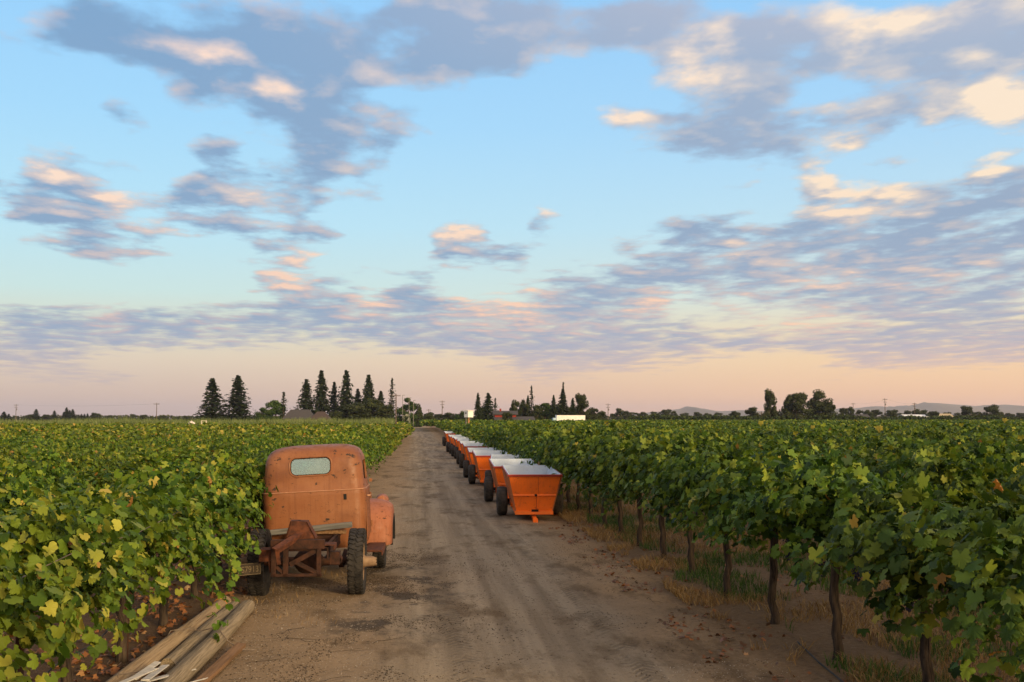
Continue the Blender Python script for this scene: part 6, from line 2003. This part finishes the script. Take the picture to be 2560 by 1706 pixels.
# pale tarp mound and the little chair-like frame beside it
X0, Y0 = MOUND
e = empty('tarp_mound', (X0, Y0, 0))
b = MB()
rings = []
q = np.random.default_rng(9)
for k, (z, r) in enumerate([(0, 1.0), (.6, .98), (1.15, .85), (1.6, .62), (1.9, .34), (2.02, .12)]):
    rings.append((z, [(r * (1 + .06 * math.sin(3 * a + k) + .03 * q.normal()) * math.cos(a), r * (1 + .05 * q.normal()) * math.sin(a)) for a in np.linspace(0, 6.2832, 20)[:-1]]))
loft(rings).build('tarp', M['tarp'], e, True, ang=60)
MB().tube([(0, 0, 1.95), (.05, 0, 2.15)], .03, 6).build('peak_knot', M['tarp'], e)
tag(e, 'pale rounded tarp-covered mound at the edge of the tall grass', 'tarp')
e = empty('metal_rack', (X0 + 1.55, Y0 + .3, 0))
for sx in (-.3, .3):
    for sy in (-.25, .25): MB().tube([(sx, sy, 0), (sx, sy, 2.1)], .03, 6).build('leg', M['cream_board'], e)
for zz in (1.55, 2.08): MB().box((0, 0, zz), (.66, .56, .04)).build('shelf', M['cream_board'], e)
tag(e, 'small pale open rack standing beside the tarp mound', 'rack')

# ------------------------------------------------------------------ poles and wires
def utility_pole(x, y, h, arms, label, lamp=False):
    e = empty('lamp_post' if lamp else 'utility_pole', (x, y, 0), brng.uniform(-.2, .2))
    r = .16 if not lamp else .07
    MB().tube([(0, 0, -.1), (0, 0, h * .6), (0, 0, h)], [r, r * .85, r * .7], 8).build('shaft', M['pole_wood_dark'] if not lamp else M['insulator'], e, True)
    for k in range(arms):
        z = h - .5 - 1.1 * k
        c = MB().box((0, -.12, z), (2.2 if k == 0 else 1.7, .12, .14)).build('cross_arm', M['pole_wood_dark'], e)
        for sx in (-.95, -.5, .5, .95):
            if k and abs(sx) > .8: continue
            MB().lathe([(0, .04), (.10, .06), (.14, .035), (.20, .05), (.22, .01)], 'Z', 8, (sx, -.12, z + .07)).build('insulator', M['insulator'], c, True)
    if arms > 1: MB().lathe([(-.4, .05), (-.38, .2), (.35, .2), (.4, .05)], 'Z', 12, (.33, 0, h - 2.6)).build('transformer', M['insulator'], e, True)
    if lamp: MB().box((.25, 0, h - .05), (.55, .14, .10)).build('lamp_head', M['insulator'], e)
    return tag(e, label, 'lamp post' if lamp else 'utility pole', 'lamp posts by the farmyard' if lamp else 'utility poles along the far road')


for row in POLES: utility_pole(*row)
# sagging power lines between the poles of the far road
def power_line(a, c, label):
    a, c = Vector(a), Vector(c)
    pts = []
    for t in np.linspace(0, 1, 13):
        p = a.lerp(c, t)
        p.z -= 1.6 * 4 * t * (1 - t) * .5
        pts.append(p)
    tag(MB().tube(pts, .016, 4).build('power_line', M['black'], None), label, 'power line')


for row in LINES: power_line(*row)

# dark orchard hedge across the fields on the right
def far_band(name, x0, x1, y, h, n, mat, label, cat, sz):
    X = brng.uniform(x0, x1, n)
    Yb = y + brng.uniform(-3, 3, n)
    top = h * (.82 + .30 * vnoise(X * .12, X * 0, 141) + .15 * vnoise(X * .6, X * 0, 142))
    Z = top * brng.random(n) ** .6
    P_ = np.stack([X, Yb, Z], -1)
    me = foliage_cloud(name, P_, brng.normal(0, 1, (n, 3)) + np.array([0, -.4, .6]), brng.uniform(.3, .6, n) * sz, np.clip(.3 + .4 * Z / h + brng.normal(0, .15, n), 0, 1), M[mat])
    tag(link(name, me), label, cat, kind='stuff')


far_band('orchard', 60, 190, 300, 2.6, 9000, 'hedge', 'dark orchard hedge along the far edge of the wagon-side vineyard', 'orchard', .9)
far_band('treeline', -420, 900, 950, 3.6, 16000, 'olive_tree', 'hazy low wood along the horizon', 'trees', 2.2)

# ------------------------------------------------------------------ air
hz, t, out = material('haze_air')
pv = t.node('ShaderNodeVolumePrincipled')
pv.inputs['Color'].default_value = (.80, .82, .98, 1)
pv.inputs['Density'].default_value = HAZE
pv.inputs['Anisotropy'].default_value = 0.2
t.l.new(pv.outputs[0], out.inputs['Volume'])
b = MB().box((0, 3200, 49), (19000, 11400, 102))
tag(b.build('haze', hz), 'thin evening haze over the fields', 'haze', kind='stuff')
